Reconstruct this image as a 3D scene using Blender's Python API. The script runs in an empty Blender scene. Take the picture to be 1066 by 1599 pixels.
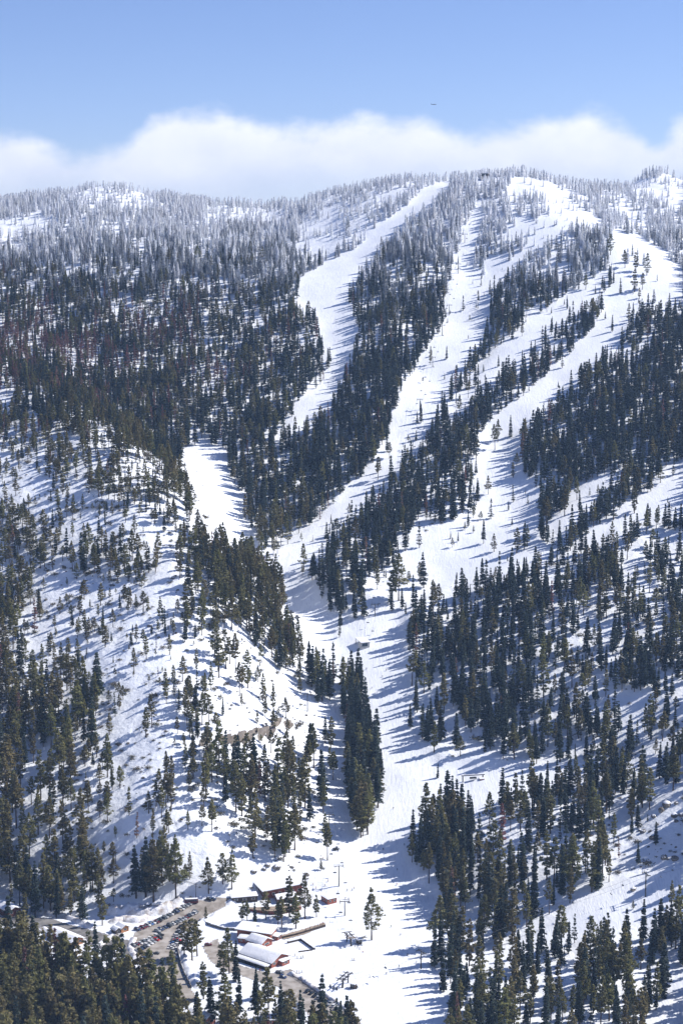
import bpy, bmesh, math, random
import numpy as np
from mathutils import Vector, Matrix, Quaternion
R = math.radians
random.seed(7)
rng = np.random.default_rng(11)
SC = bpy.context.scene
COL = SC.collection

# ------------------------------------------------------------------ camera
CAMZ = 600.0
PITCH = R(-8.1)
FPX = 2850.0
cam_d = bpy.data.cameras.new('camera')
cam = bpy.data.objects.new('camera', cam_d)
COL.objects.link(cam)
cam_d.sensor_fit = 'VERTICAL'
cam_d.sensor_height = 24.0
cam_d.lens = 24.0 * FPX / 1599.0
cam_d.clip_start = 1.0
cam_d.clip_end = 40000.0
cam.location = (0, 0, CAMZ)
cam.rotation_euler = (R(90) + PITCH, 0, 0)
SC.camera = cam

# ------------------------------------------------------------------ light
SUN_EL, SUN_AZ = R(43), R(18)          # sun to the right and a little beyond the mountain
sdir = Vector((math.cos(SUN_AZ) * math.cos(SUN_EL), math.sin(SUN_AZ) * math.cos(SUN_EL), math.sin(SUN_EL)))
sl = bpy.data.lights.new('sun', 'SUN')
sl.energy = 5.0
sl.angle = R(0.5)
sl.color = (1.0, 0.95, 0.88)
so = bpy.data.objects.new('sun', sl)
COL.objects.link(so)
so.rotation_euler = sdir.to_track_quat('Z', 'Y').to_euler()

W = bpy.data.worlds.new('World')
SC.world = W
W.use_nodes = True
wt = W.node_tree
wt.nodes.clear()


def nd(t, kind, **kw):
    n = t.nodes.new(kind)
    for k, v in kw.items():
        if k in n.inputs.keys() if isinstance(k, str) else False:
            n.inputs[k].default_value = v
        else:
            setattr(n, k, v)
    return n


def mth(t, op, a, b=None, c=None, clamp=False):
    n = t.nodes.new('ShaderNodeMath')
    n.operation = op
    n.use_clamp = clamp
    for i, x in enumerate((a, b, c)):
        if x is None:
            continue
        if isinstance(x, (int, float)):
            n.inputs[i].default_value = x
        else:
            t.links.new(x, n.inputs[i])
    return n.outputs[0]


def build_world():
    t = wt
    L = t.links.new
    out = nd(t, 'ShaderNodeOutputWorld')
    bg = nd(t, 'ShaderNodeBackground')
    bg.inputs['Strength'].default_value = 0.10
    sky = nd(t, 'ShaderNodeTexSky')
    sky.sky_type = 'NISHITA'
    sky.sun_disc = False
    sky.sun_elevation = SUN_EL
    sky.sun_rotation = R(90) - SUN_AZ
    sky.altitude = 2000
    sky.air_density = 1.0
    sky.dust_density = 0.3
    sky.ozone_density = 2.0
    tc = nd(t, 'ShaderNodeTexCoord')
    sx = nd(t, 'ShaderNodeSeparateXYZ')
    L(tc.outputs['Generated'], sx.inputs[0])
    # azimuth (0 = north, straight over the mountain) and elevation of the direction, in radians
    az = mth(t, 'ARCTAN2', sx.outputs[0], sx.outputs[1])
    el = mth(t, 'ARCSINE', sx.outputs[2])
    # cloud bank: its top edge by azimuth
    mr = nd(t, 'ShaderNodeMapRange')
    L(az, mr.inputs['Value'])
    mr.inputs['From Min'].default_value = -0.30
    mr.inputs['From Max'].default_value = 0.30
    fc = nd(t, 'ShaderNodeFloatCurve')
    L(mr.outputs[0], fc.inputs['Value'])
    cv = fc.mapping.curves[0]
    # (photo column, row of the cloud's top edge)
    top = [(-400, 215), (0, 205), (120, 236), (190, 232), (265, 172), (330, 172), (410, 192), (480, 188), (560, 180), (640, 182), (720, 205), (790, 192), (860, 182), (935, 176), (990, 200), (1012, 216), (1035, 198), (1090, 186), (1400, 190)]
    pts = []
    for u, v in top:
        a = math.atan((u - 533) / FPX)
        e = PITCH + math.atan((799.5 - v) / FPX)
        pts.append(((a + 0.30) / 0.60, (math.degrees(e)) / 10.0))
    while len(cv.points) < len(pts):
        cv.points.new(0.5, 0.5)
    for p, (a, b) in zip(cv.points, pts):
        p.location = (a, b)
        p.handle_type = 'AUTO'
    fc.mapping.update()
    eld = mth(t, 'MULTIPLY', el, 57.29578 / 10.0)
    comb = nd(t, 'ShaderNodeCombineXYZ')
    L(mth(t, 'MULTIPLY', az, 1.0), comb.inputs[0])
    L(mth(t, 'MULTIPLY', el, 1.5), comb.inputs[1])
    n1 = nd(t, 'ShaderNodeTexNoise')
    n1.inputs['Scale'].default_value = 26
    n1.inputs['Detail'].default_value = 7
    n1.inputs['Roughness'].default_value = 0.55
    L(comb.outputs[0], n1.inputs['Vector'])
    n2 = nd(t, 'ShaderNodeTexNoise')
    n2.inputs['Scale'].default_value = 9
    n2.inputs['Detail'].default_value = 4
    L(comb.outputs[0], n2.inputs['Vector'])
    d = mth(t, 'SUBTRACT', fc.outputs[0], eld)
    d = mth(t, 'ADD', d, mth(t, 'MULTIPLY', mth(t, 'SUBTRACT', n1.outputs[0], 0.5), 0.17))
    d = mth(t, 'ADD', d, mth(t, 'MULTIPLY', mth(t, 'SUBTRACT', n2.outputs[0], 0.5), 0.08))
    m = nd(t, 'ShaderNodeMapRange')
    m.interpolation_type = 'SMOOTHSTEP'
    L(d, m.inputs['Value'])
    m.inputs['From Min'].default_value = -0.02
    m.inputs['From Max'].default_value = 0.06
    # the cloud thins out again towards its base
    m2 = nd(t, 'ShaderNodeMapRange')
    m2.interpolation_type = 'SMOOTHSTEP'
    eb = mth(t, 'ADD', eld, mth(t, 'MULTIPLY', mth(t, 'SUBTRACT', n2.outputs[0], 0.5), 0.22))
    L(eb, m2.inputs['Value'])
    m2.inputs['From Min'].default_value = 0.12
    m2.inputs['From Max'].default_value = 0.30
    m2.inputs['To Min'].default_value = 0.45
    cov = mth(t, 'MULTIPLY', m.outputs[0], m2.outputs[0])
    cov = mth(t, 'MULTIPLY', cov, 0.96)
    # cloud colour: sunlit white, slightly grey-lilac below
    mixc = nd(t, 'ShaderNodeMix', data_type='RGBA')
    mixc.inputs[6].default_value = (5.7, 6.1, 7.4, 1)
    mixc.inputs[7].default_value = (8.8, 8.8, 9.0, 1)
    mr3 = nd(t, 'ShaderNodeMapRange')
    L(mth(t, 'ADD', eld, mth(t, 'MULTIPLY', mth(t, 'SUBTRACT', n1.outputs[0], 0.5), 0.3)), mr3.inputs['Value'])
    mr3.inputs['From Min'].default_value = 0.15
    mr3.inputs['From Max'].default_value = 0.45
    L(mr3.outputs[0], mixc.inputs[0])
    hs = nd(t, 'ShaderNodeMix', data_type='RGBA')
    hs.blend_type = 'MULTIPLY'
    hs.inputs[0].default_value = 1.0
    L(sky.outputs[0], hs.inputs[6])
    hs.inputs[7].default_value = (0.78, 0.79, 1.03, 1)
    mix = nd(t, 'ShaderNodeMix', data_type='RGBA')
    L(cov, mix.inputs[0])
    L(hs.outputs[2], mix.inputs[6])
    L(mixc.outputs[2], mix.inputs[7])
    L(mix.outputs[2], bg.inputs['Color'])
    L(bg.outputs[0], out.inputs[0])


build_world()
SC.view_settings.view_transform = 'Standard'
SC.view_settings.look = 'None'
SC.view_settings.gamma = 1.0
SC.view_settings.exposure = 0.34
SC.render.engine = 'CYCLES'
cy = SC.cycles
cy.max_bounces = 6
cy.diffuse_bounces = 4
cy.glossy_bounces = 2
cy.transmission_bounces = 3
cy.volume_bounces = 1
cy.transparent_max_bounces = 8
cy.caustics_reflective = False
cy.caustics_refractive = False
try:
    cy.use_denoising = True
except Exception:
    pass

# ------------------------------------------------------------------ photo <-> world
CP, SP = math.cos(PITCH), math.sin(PITCH)


def pix_dir(u, v):
    a = (np.asarray(u, float) - 533.0) / FPX
    b = (799.5 - np.asarray(v, float)) / FPX
    return a, CP - b * SP, SP + b * CP


def at_depth(u, v, Y):
    dx, dy, dz = pix_dir(u, v)
    t = Y / dy
    return dx * t, Y, dz * t + CAMZ


def project(x, y, z):
    z = np.asarray(z, float) - CAMZ
    f = y * CP + z * SP
    up = -y * SP + z * CP
    return 533.0 + FPX * x / f, 799.5 - FPX * up / f, f


# ------------------------------------------------------------------ noise
_perm = np.random.default_rng(5).permutation(512)
_perm = np.concatenate([_perm, _perm])
_ga = np.random.default_rng(6).uniform(0, 2 * math.pi, 1024)


def perlin(x, y):
    xi = np.floor(x).astype(int)
    yi = np.floor(y).astype(int)
    xf, yf = x - xi, y - yi
    u = xf * xf * xf * (xf * (xf * 6 - 15) + 10)
    v = yf * yf * yf * (yf * (yf * 6 - 15) + 10)

    def g(ix, iy, dx, dy):
        h = _ga[_perm[(_perm[ix & 511] + iy) & 511]]
        return np.cos(h) * dx + np.sin(h) * dy
    a = g(xi, yi, xf, yf)
    b = g(xi + 1, yi, xf - 1, yf)
    c = g(xi, yi + 1, xf, yf - 1)
    d = g(xi + 1, yi + 1, xf - 1, yf - 1)
    return (a + (b - a) * u) + ((c + (d - c) * u) - (a + (b - a) * u)) * v


def fbm(x, y, scale, octs=4, rough=0.5):
    s, amp, tot = 0, 1.0, 0
    f = 1.0 / scale
    for i in range(octs):
        s = s + amp * perlin(x * f + 17.3 * i, y * f + 9.1 * i)
        tot += amp
        amp *= rough
        f *= 2.03
    return s / tot * 1.6


def sstep(a, b, x):
    t = np.clip((x - a) / (b - a), 0, 1)
    return t * t * (3 - 2 * t)


def in_poly(u, v, poly):
    u = np.asarray(u, float)
    v = np.asarray(v, float)
    ins = np.zeros(u.shape, bool)
    n = len(poly)
    for i in range(n):
        x1, y1 = poly[i]
        x2, y2 = poly[(i + 1) % n]
        if y1 == y2:
            continue
        c = ((y1 > v) != (y2 > v)) & (u < (x2 - x1) * (v - y1) / (y2 - y1) + x1)
        ins ^= c
    return ins


# ------------------------------------------------------------------ terrain control points (photo column, photo row, distance)
BASEZ = CAMZ - 425.0
CT = []
bv = [285, 320, 350, 400, 500, 600, 700, 800, 900, 1000, 1100, 1200, 1300, 1400]
bY = [2650, 2570, 2500, 2400, 2225, 2060, 1900, 1765, 1635, 1525, 1430, 1340, 1250, 1168]


def B(v):
    return float(np.interp(v, bv, bY))


def flatY(v):
    a, dy, dz = pix_dir(0, v)
    return float((BASEZ - CAMZ) / dz * dy)


CT += [
    # skyline
    (-300, 330, 2850), (0, 318, 2850), (100, 304, 2850), (165, 294, 2840), (230, 305, 2820), (320, 322, 2790), (450, 322, 2740), (510, 306, 2720), (570, 293, 2720),
    (620, 286, 2700), (700, 284, 2670), (760, 280, 2640), (820, 277, 2630), (870, 290, 2630), (930, 306, 2620), (1022, 271, 2900), (1066, 282, 2880), (1300, 270, 2900),
    (970, 296, 2840), (930, 330, 2550),
    # upper mountain
    (-300, 400, 2480), (0, 350, 2640), (0, 400, 2500), (150, 350, 2620), (150, 400, 2470), (300, 400, 2460), (430, 360, 2600), (430, 400, 2450), (0, 500, 2260), (150, 500, 2250), (300, 500, 2240), (430, 500, 2230),
    (560, 350, 2530), (560, 400, 2420), (500, 440, 2330), (600, 500, 2190), (530, 500, 2225), (660, 400, 2370), (740, 350, 2470), (800, 340, 2480), (720, 420, 2370), (780, 420, 2360), (860, 400, 2370), (860, 340, 2470), (960, 365, 2440), (1066, 340, 2570), (1066, 400, 2420), (1300, 400, 2400),
    (700, 500, 2235), (800, 500, 2200), (900, 500, 2190), (1000, 500, 2180), (1066, 500, 2180), (1300, 500, 2150),
    (0, 560, 2060), (110, 590, 2040), (200, 640, 1965), (250, 678, 1910), (150, 560, 2120), (300, 600, 2060), (430, 600, 2060), (520, 600, 2065), (600, 600, 2030), (680, 600, 2060), (780, 600, 2025), (870, 600, 2030), (960, 600, 2000), (1066, 600, 1990), (1300, 600, 1960),
    (400, 680, 1920), (480, 700, 1895), (560, 700, 1890), (640, 700, 1900), (720, 700, 1885), (780, 700, 1900), (860, 700, 1870), (960, 700, 1850), (1066, 700, 1840), (1300, 700, 1810),
    (450, 780, 1800), (540, 790, 1785), (600, 800, 1755), (700, 800, 1755), (800, 800, 1765), (880, 800, 1725), (1066, 800, 1700), (1300, 800, 1660),
    (520, 900, 1610), (600, 900, 1630), (700, 900, 1635), (800, 900, 1610), (900, 900, 1600), (1066, 900, 1580), (1300, 900, 1550),
    # the gully run and the hidden dip behind the near hill's crest
    (310, 690, 1900), (330, 740, 1825), (360, 790, 1770), (385, 840, 1715), (430, 870, 1670), (455, 920, 1620), (500, 1000, 1530),
    (282, 735, 1790), (320, 815, 1700), (378, 880, 1650), (440, 955, 1585), (245, 715, 1820), (190, 680, 1880), (120, 632, 1960),
    # near hill: crest
    (20, 585, 1950), (60, 605, 1900), (115, 632, 1845), (170, 664, 1785), (225, 703, 1735), (262, 738, 1690), (300, 788, 1630), (340, 840, 1590), (400, 895, 1555), (445, 975, 1515), (462, 1030, 1475),
    # near hill: faces
    (-300, 640, 1880), (0, 640, 1850), (70, 650, 1810), (-300, 700, 1750), (0, 700, 1722), (100, 700, 1700), (180, 735, 1635), (0, 800, 1600), (100, 800, 1580), (200, 800, 1562), (280, 850, 1535),
    (-300, 900, 1560), (0, 900, 1518), (100, 900, 1500), (200, 900, 1485), (300, 900, 1478), (380, 950, 1475),
    (0, 1000, 1425), (100, 1000, 1410), (200, 1000, 1393), (300, 1000, 1395), (400, 1020, 1425),
    (-300, 1100, 1370), (0, 1100, 1345), (100, 1100, 1335), (200, 1100, 1320), (300, 1100, 1315), (400, 1100, 1355), (460, 1100, 1405),
    (60, 1200, 1264), (150, 1200, 1258), (230, 1200, 1248), (320, 1200, 1250), (430, 1200, 1300), (500, 1200, 1335),
    (-300, 1300, 1240), (60, 1300, 1206), (150, 1300, 1200), (250, 1300, 1188), (350, 1300, 1195), (430, 1300, 1220), (500, 1300, 1242),
    (60, 1380, 1180), (180, 1385, 1165), (290, 1385, 1152), (400, 1365, 1170), (440, 1385, 1165), (500, 1370, 1185),
    # lower run
    (570, 1000, 1520), (600, 1050, 1475), (620, 1100, 1430), (620, 1200, 1340), (610, 1300, 1250), (600, 1400, 1168), (560, 1200, 1345), (545, 1300, 1255),
    # right flank
    (680, 1000, 1520), (760, 1000, 1500), (880, 1000, 1480), (1066, 1000, 1450), (1300, 1000, 1420), (680, 1100, 1425), (780, 1100, 1410), (900, 1100, 1390), (1066, 1100, 1365), (1300, 1100, 1320),
    (700, 1200, 1340), (800, 1200, 1330), (900, 1190, 1330), (1066, 1190, 1290), (740, 1290, 1250), (800, 1300, 1215), (1066, 1240, 1205), (1000, 1290, 1190), (900, 1340, 1165), (820, 1380, 1145), (1300, 1250, 1150),
    (1066, 1350, 1125), (950, 1400, 1110), (1066, 1450, 1060), (900, 1500, 1040), (1066, 1599, 955), (900, 1599, 955), (1300, 1500, 1000), (760, 1450, 1105), (760, 1599, 965), (690, 1400, 1170), (680, 1500, 1058),
]
for v in (1440, 1500, 1599):
    for u in (-300, 60, 200, 340, 480, 600):
        CT.append((u, v, flatY(v)))
P3 = [at_depth(*c) for c in CT]
sky_pts = CT[:18]
for (u, v, Y) in sky_pts:
    P3.append(at_depth(u, v + 60, Y + 350))
    P3.append(at_depth(u, v + 170, Y + 1000))
for x in (-700, -300, 0, 300, 700):
    P3.append((x, 880.0, BASEZ - 3))
    P3.append((x, 600.0, BASEZ - 5))
    P3.append((x, 300.0, CAMZ - 290))
    P3.append((x, 0.0, CAMZ - 40))
P3 = np.array(P3, float)


def tps_fit(P, lam=2.0):
    n = len(P)
    S = 1000.0
    X = P[:, :2] / S
    d2 = ((X[:, None, :] - X[None]) ** 2).sum(-1)
    K = np.where(d2 > 0, 0.5 * d2 * np.log(d2 + 1e-20), 0)
    A = np.zeros((n + 3, n + 3))
    A[:n, :n] = K + np.eye(n) * lam * 1e-4
    A[:n, n] = 1
    A[:n, n + 1:] = X
    A[n, :n] = 1
    A[n + 1:, :n] = X.T
    b = np.zeros(n + 3)
    b[:n] = P[:, 2]
    w = np.linalg.solve(A, b)

    def ev(x, y):
        x = np.asarray(x, float) / S
        y = np.asarray(y, float) / S
        out = w[n] + w[n + 1] * x + w[n + 2] * y
        for i in range(n):
            r2 = (x - X[i, 0]) ** 2 + (y - X[i, 1]) ** 2
            out = out + w[i] * 0.5 * r2 * np.log(r2 + 1e-20)
        return out
    return ev


tps = tps_fit(P3)

# ------------------------------------------------------------------ where the runs and woods are (polygons on the photo, dropped on the terrain)
PISTES = [
    [(705, 280), (665, 292), (640, 318), (600, 345), (560, 385), (510, 410), (468, 436), (464, 475), (492, 490), (500, 525), (515, 550), (508, 585), (480, 610), (455, 640), (440, 668), (452, 680), (485, 655), (522, 628), (530, 590), (547, 562), (560, 522), (548, 490), (543, 450), (575, 410), (600, 378), (640, 338), (690, 300)],
    [(737, 325), (722, 370), (706, 412), (700, 452), (690, 510), (658, 560), (628, 610), (612, 650), (606, 684), (572, 742), (520, 790), (480, 826), (430, 858), (405, 862), (430, 890), (450, 930), (470, 990), (500, 1000), (530, 985), (500, 930), (490, 895), (490, 880), (530, 828), (560, 798), (600, 752), (625, 724), (655, 700), (682, 650), (700, 600), (740, 556), (765, 500), (765, 450), (800, 425), (820, 380), (815, 345), (775, 340)],
    [(800, 277), (790, 305), (815, 350), (780, 380), (765, 440), (800, 420), (845, 378), (872, 362), (890, 350), (935, 356), (942, 344), (905, 325), (880, 303), (850, 284), (825, 276)],
    [(1000, 368), (957, 362), (948, 400), (962, 430), (940, 492), (918, 525), (882, 562), (832, 604), (800, 632), (752, 676), (742, 706), (750, 745), (768, 780), (740, 800), (690, 820), (625, 850), (600, 900), (590, 950), (545, 975), (530, 1000), (560, 1010), (640, 1005), (625, 960), (700, 912), (800, 885), (855, 868), (835, 820), (848, 770), (815, 745), (806, 690), (840, 640), (880, 610), (935, 560), (975, 515), (1000, 478), (1066, 480), (1066, 420)],
    [(950, 415), (930, 432), (880, 462), (838, 494), (798, 526), (750, 570), (700, 640), (715, 645), (772, 592), (818, 553), (860, 516), (905, 482), (950, 462)],
    [(285, 700), (320, 695), (352, 700), (360, 745), (385, 780), (375, 800), (395, 830), (410, 870), (340, 830), (305, 790)],
    [(1080, 738), (1030, 760), (990, 780), (955, 805), (890, 858), (900, 870), (960, 828), (1010, 805), (1080, 800)],
    [(955, 732), (905, 760), (880, 795), (850, 820), (880, 830), (930, 785), (965, 755)],
    [(430, 870), (455, 960), (470, 1000), (475, 1090), (492, 1150), (505, 1230), (512, 1300), (515, 1400), (450, 1480), (470, 1530), (560, 1600), (570, 1680), (740, 1680), (690, 1570), (668, 1480), (690, 1400), (645, 1370), (640, 1300), (690, 1230), (720, 1220), (655, 1160), (638, 1060), (625, 1000), (560, 1000), (500, 990)],
    [(640, 1200), (700, 1195), (760, 1195), (860, 1195), (1066, 1180), (1066, 1200), (870, 1235), (800, 1270), (740, 1300), (660, 1290), (620, 1240)],
    [(730, 1500), (870, 1430), (960, 1372), (1080, 1340), (1080, 1420), (960, 1450), (860, 1475), (740, 1530)],
    [(1000, 1640), (1030, 1560), (1080, 1500), (1080, 1700), (1000, 1700)],
]
BASE_POLY = [(-60, 1425), (170, 1440), (200, 1405), (300, 1385), (380, 1375), (480, 1372), (520, 1390), (560, 1500), (600, 1620), (300, 1620), (-60, 1520)]

# columns of the ground grid fan out with the distance
ss = np.concatenate([np.linspace(-8, -1.35, 14)[:-1], np.linspace(-1.35, 1.35, 300), np.linspace(1.35, 8, 14)[1:]])
ys = np.concatenate([np.linspace(-600, 820, 30)[:-1], np.arange(820, 1300, 2.4), np.arange(1300, 1800, 3.2), np.arange(1800, 2960, 4.2), np.linspace(2960, 5200, 40)])
Sg, Yg = np.meshgrid(ss, ys)
Xg = Sg * (0.195 * np.clip(Yg, 0, 1e9) + 70)


def masks(x, y, z):
    u, v, f = project(x, y, z)
    ok = (y > 850) & (y < 3050)
    pm = np.zeros(x.shape)
    for p in PISTES:
        pm = np.maximum(pm, (in_poly(u, v, p) & ok).astype(float))
    bm_ = (in_poly(u, v, BASE_POLY) & (y > 950) & (y < 1230)).astype(float)
    return pm, bm_


Z0 = tps(Xg, Yg)
far = np.maximum(sstep(3300, 4600, Yg), sstep(900, 1800, np.abs(Xg)))
far = np.where(Yg < 800, sstep(700, 1800, np.abs(Xg)) * 0.7, far)
Z0 = Z0 * (1 - far) + (CAMZ - 330 + 60 * fbm(Xg, Yg, 900, 3)) * far
pm, bmk = masks(Xg, Yg, Z0)


def blur(a, n):
    for _ in range(n):
        b = a.copy()
        b[1:-1, 1:-1] = (a[1:-1, 1:-1] * 2 + a[:-2, 1:-1] + a[2:, 1:-1] + a[1:-1, :-2] + a[1:-1, 2:]) / 6
        a = b
    return a


pmb = blur(pm, 5)
bmb = blur(bmk, 5)
amp = (1 - 0.85 * pmb) * (1 - bmb) * sstep(820, 1000, Yg)
# ribs and hollows that run down the fall line, wind-packed lumps, and small bumps
Zg = Z0 + amp * (7.0 * fbm(Xg, Yg * 0.6, 150, 3) + 2.3 * fbm(Xg + 500, Yg * 0.7, 34, 3) + 0.75 * fbm(Xg, Yg, 9, 2))
Zg += (1 - bmb) * pmb * 0.8 * fbm(Xg + 90, Yg, 40, 2)
Zg = Zg * (1 - bmb) + np.where(bmb > 0, BASEZ + (Z0 - BASEZ) * 0.6, 0) * bmb


def gz(x, y):
    """height of the ground at world x, y (bilinear in the fan grid)"""
    x = np.asarray(x, float)
    y = np.asarray(y, float)
    s = x / (0.195 * np.clip(y, 0, 1e9) + 70)
    j = np.clip(np.searchsorted(ss, s) - 1, 0, len(ss) - 2)
    i = np.clip(np.searchsorted(ys, y) - 1, 0, len(ys) - 2)
    fs = np.clip((s - ss[j]) / (ss[j + 1] - ss[j]), 0, 1)
    fy = np.clip((y - ys[i]) / (ys[i + 1] - ys[i]), 0, 1)
    return (Zg[i, j] * (1 - fs) + Zg[i, j + 1] * fs) * (1 - fy) + (Zg[i + 1, j] * (1 - fs) + Zg[i + 1, j + 1] * fs) * fy


def ground_at(u, v):
    """where the line of sight through photo pixel (u, v) meets the ground"""
    dx, dy, dz = pix_dir(u, v)
    Y = np.arange(840, 3400, 1.0)
    t = Y / dy
    z = CAMZ + dz * t
    d = z - gz(dx * t, Y)
    k = np.argmax(d < 0)
    if d[k] >= 0:
        k = len(Y) - 1
    k = max(k, 1)
    a = d[k - 1] / (d[k - 1] - d[k] + 1e-9)
    y = Y[k - 1] + a
    x = dx / dy * y
    return Vector((float(x), float(y), float(gz(x, y))))


# ------------------------------------------------------------------ materials
def mat(name, base=(0.5, 0.5, 0.5), rough=0.7, metal=0.0, spec=None):
    m = bpy.data.materials.new(name)
    m.use_nodes = True
    b = m.node_tree.nodes['Principled BSDF']
    b.inputs['Base Color'].default_value = (*base, 1)
    b.inputs['Roughness'].default_value = rough
    b.inputs['Metallic'].default_value = metal
    if spec is not None:
        b.inputs['Specular IOR Level'].default_value = spec
    return m


def noisy(name, c1, c2, scale=5.0, rough=0.8, bump=0.0, bscale=None, detail=4, spec=0.3, obj_rand=0.0, lo=0.35, hi=0.65, metal=0.0, stretch=None, coord='Object', transl=0.0):
    m = mat(name, c1, rough, metal, spec)
    t = m.node_tree
    L = t.links.new
    b = t.nodes['Principled BSDF']
    tc = nd(t, 'ShaderNodeTexCoord')
    src = tc.outputs[coord]
    if stretch:
        mp = nd(t, 'ShaderNodeMapping')
        mp.inputs['Scale'].default_value = stretch
        L(src, mp.inputs[0])
        src = mp.outputs[0]
    n = nd(t, 'ShaderNodeTexNoise')
    n.inputs['Scale'].default_value = scale
    n.inputs['Detail'].default_value = detail
    L(src, n.inputs['Vector'])
    mr = nd(t, 'ShaderNodeMapRange')
    L(n.outputs[0], mr.inputs['Value'])
    mr.inputs['From Min'].default_value = lo
    mr.inputs['From Max'].default_value = hi
    mx = nd(t, 'ShaderNodeMix', data_type='RGBA')
    L(mr.outputs[0], mx.inputs[0])
    mx.inputs[6].default_value = (*c1, 1)
    mx.inputs[7].default_value = (*c2, 1)
    colr = mx.outputs[2]
    if obj_rand:
        oi = nd(t, 'ShaderNodeObjectInfo')
        hsv = nd(t, 'ShaderNodeHueSaturation')
        L(colr, hsv.inputs['Color'])
        r = mth(t, 'MULTIPLY_ADD', oi.outputs['Random'], 2 * obj_rand, 1 - obj_rand)
        L(r, hsv.inputs['Value'])
        r2 = mth(t, 'FRACT', mth(t, 'MULTIPLY', oi.outputs['Random'], 7.31))
        L(mth(t, 'MULTIPLY_ADD', r2, 0.05, 0.475), hsv.inputs['Hue'])
        colr = hsv.outputs[0]
    L(colr, b.inputs['Base Color'])
    if bump:
        n2 = nd(t, 'ShaderNodeTexNoise')
        n2.inputs['Scale'].default_value = bscale or scale * 3
        n2.inputs['Detail'].default_value = 3
        L(src, n2.inputs['Vector'])
        bp = nd(t, 'ShaderNodeBump')
        bp.inputs['Strength'].default_value = 1.0
        bp.inputs['Distance'].default_value = bump
        L(n2.outputs[0], bp.inputs['Height'])
        L(bp.outputs[0], b.inputs['Normal'])
    if transl:
        tl = nd(t, 'ShaderNodeBsdfTranslucent')
        L(colr, tl.inputs['Color'])
        ms = nd(t, 'ShaderNodeMixShader')
        ms.inputs[0].default_value = transl
        L(b.outputs[0], ms.inputs[1])
        L(tl.outputs[0], ms.inputs[2])
        L(ms.outputs[0], t.nodes['Material Output'].inputs[0])
    return m


def snow_material():
    m = mat('snow', (0.86, 0.87, 0.90), 0.55, 0, 0.25)
    t = m.node_tree
    L = t.links.new
    b = t.nodes['Principled BSDF']
    tc = nd(t, 'ShaderNodeTexCoord')
    att = nd(t, 'ShaderNodeAttribute')
    att.attribute_name = 'groomed'
    # wind crust and lumps off the runs, fine ski tracks on them
    n1 = nd(t, 'ShaderNodeTexNoise')
    n1.inputs['Scale'].default_value = 0.22
    n1.inputs['Detail'].default_value = 6
    n1.inputs['Roughness'].default_value = 0.6
    L(tc.outputs['Object'], n1.inputs['Vector'])
    mp = nd(t, 'ShaderNodeMapping')
    mp.inputs['Scale'].default_value = (1.0, 0.16, 0.16)
    mp.inputs['Rotation'].default_value = (0, 0, R(-14))
    L(tc.outputs['Object'], mp.inputs[0])
    n2 = nd(t, 'ShaderNodeTexNoise')
    n2.inputs['Scale'].default_value = 0.55
    n2.inputs['Detail'].default_value = 5
    n2.inputs['Distortion'].default_value = 1.2
    L(mp.outputs[0], n2.inputs['Vector'])
    h1 = mth(t, 'MULTIPLY', n1.outputs[0], mth(t, 'MULTIPLY_ADD', att.outputs['Fac'], -1.35, 1.6))
    h2 = mth(t, 'MULTIPLY', n2.outputs[0], mth(t, 'MULTIPLY_ADD', att.outputs['Fac'], 0.4, 0.1))
    bp = nd(t, 'ShaderNodeBump')
    bp.inputs['Strength'].default_value = 0.8
    bp.inputs['Distance'].default_value = 0.9
    L(mth(t, 'ADD', h1, h2), bp.inputs['Height'])
    L(bp.outputs[0], b.inputs['Normal'])
    # scraped and dirty patches are a little duller than fresh snow
    n3 = nd(t, 'ShaderNodeTexNoise')
    n3.inputs['Scale'].default_value = 0.035
    n3.inputs['Detail'].default_value = 6
    L(tc.outputs['Object'], n3.inputs['Vector'])
    mx = nd(t, 'ShaderNodeMix', data_type='RGBA')
    mr = nd(t, 'ShaderNodeMapRange')
    L(n3.outputs[0], mr.inputs['Value'])
    mr.inputs['From Min'].default_value = 0.35
    mr.inputs['From Max'].default_value = 0.7
    L(mr.outputs[0], mx.inputs[0])
    mx.inputs[6].default_value = (0.86, 0.89, 0.935, 1)
    mx.inputs[7].default_value = (0.79, 0.825, 0.885, 1)
    # scraped ski lines on the runs are a touch duller
    mt = nd(t, 'ShaderNodeMapRange')
    L(n2.outputs[0], mt.inputs['Value'])
    mt.inputs['From Min'].default_value = 0.5
    mt.inputs['From Max'].default_value = 0.68
    my = nd(t, 'ShaderNodeMix', data_type='RGBA')
    L(mth(t, 'MULTIPLY', mt.outputs[0], att.outputs['Fac']), my.inputs[0])
    L(mx.outputs[2], my.inputs[6])
    my.inputs[7].default_value = (0.72, 0.75, 0.81, 1)
    L(my.outputs[2], b.inputs['Base Color'])
    return m


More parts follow.
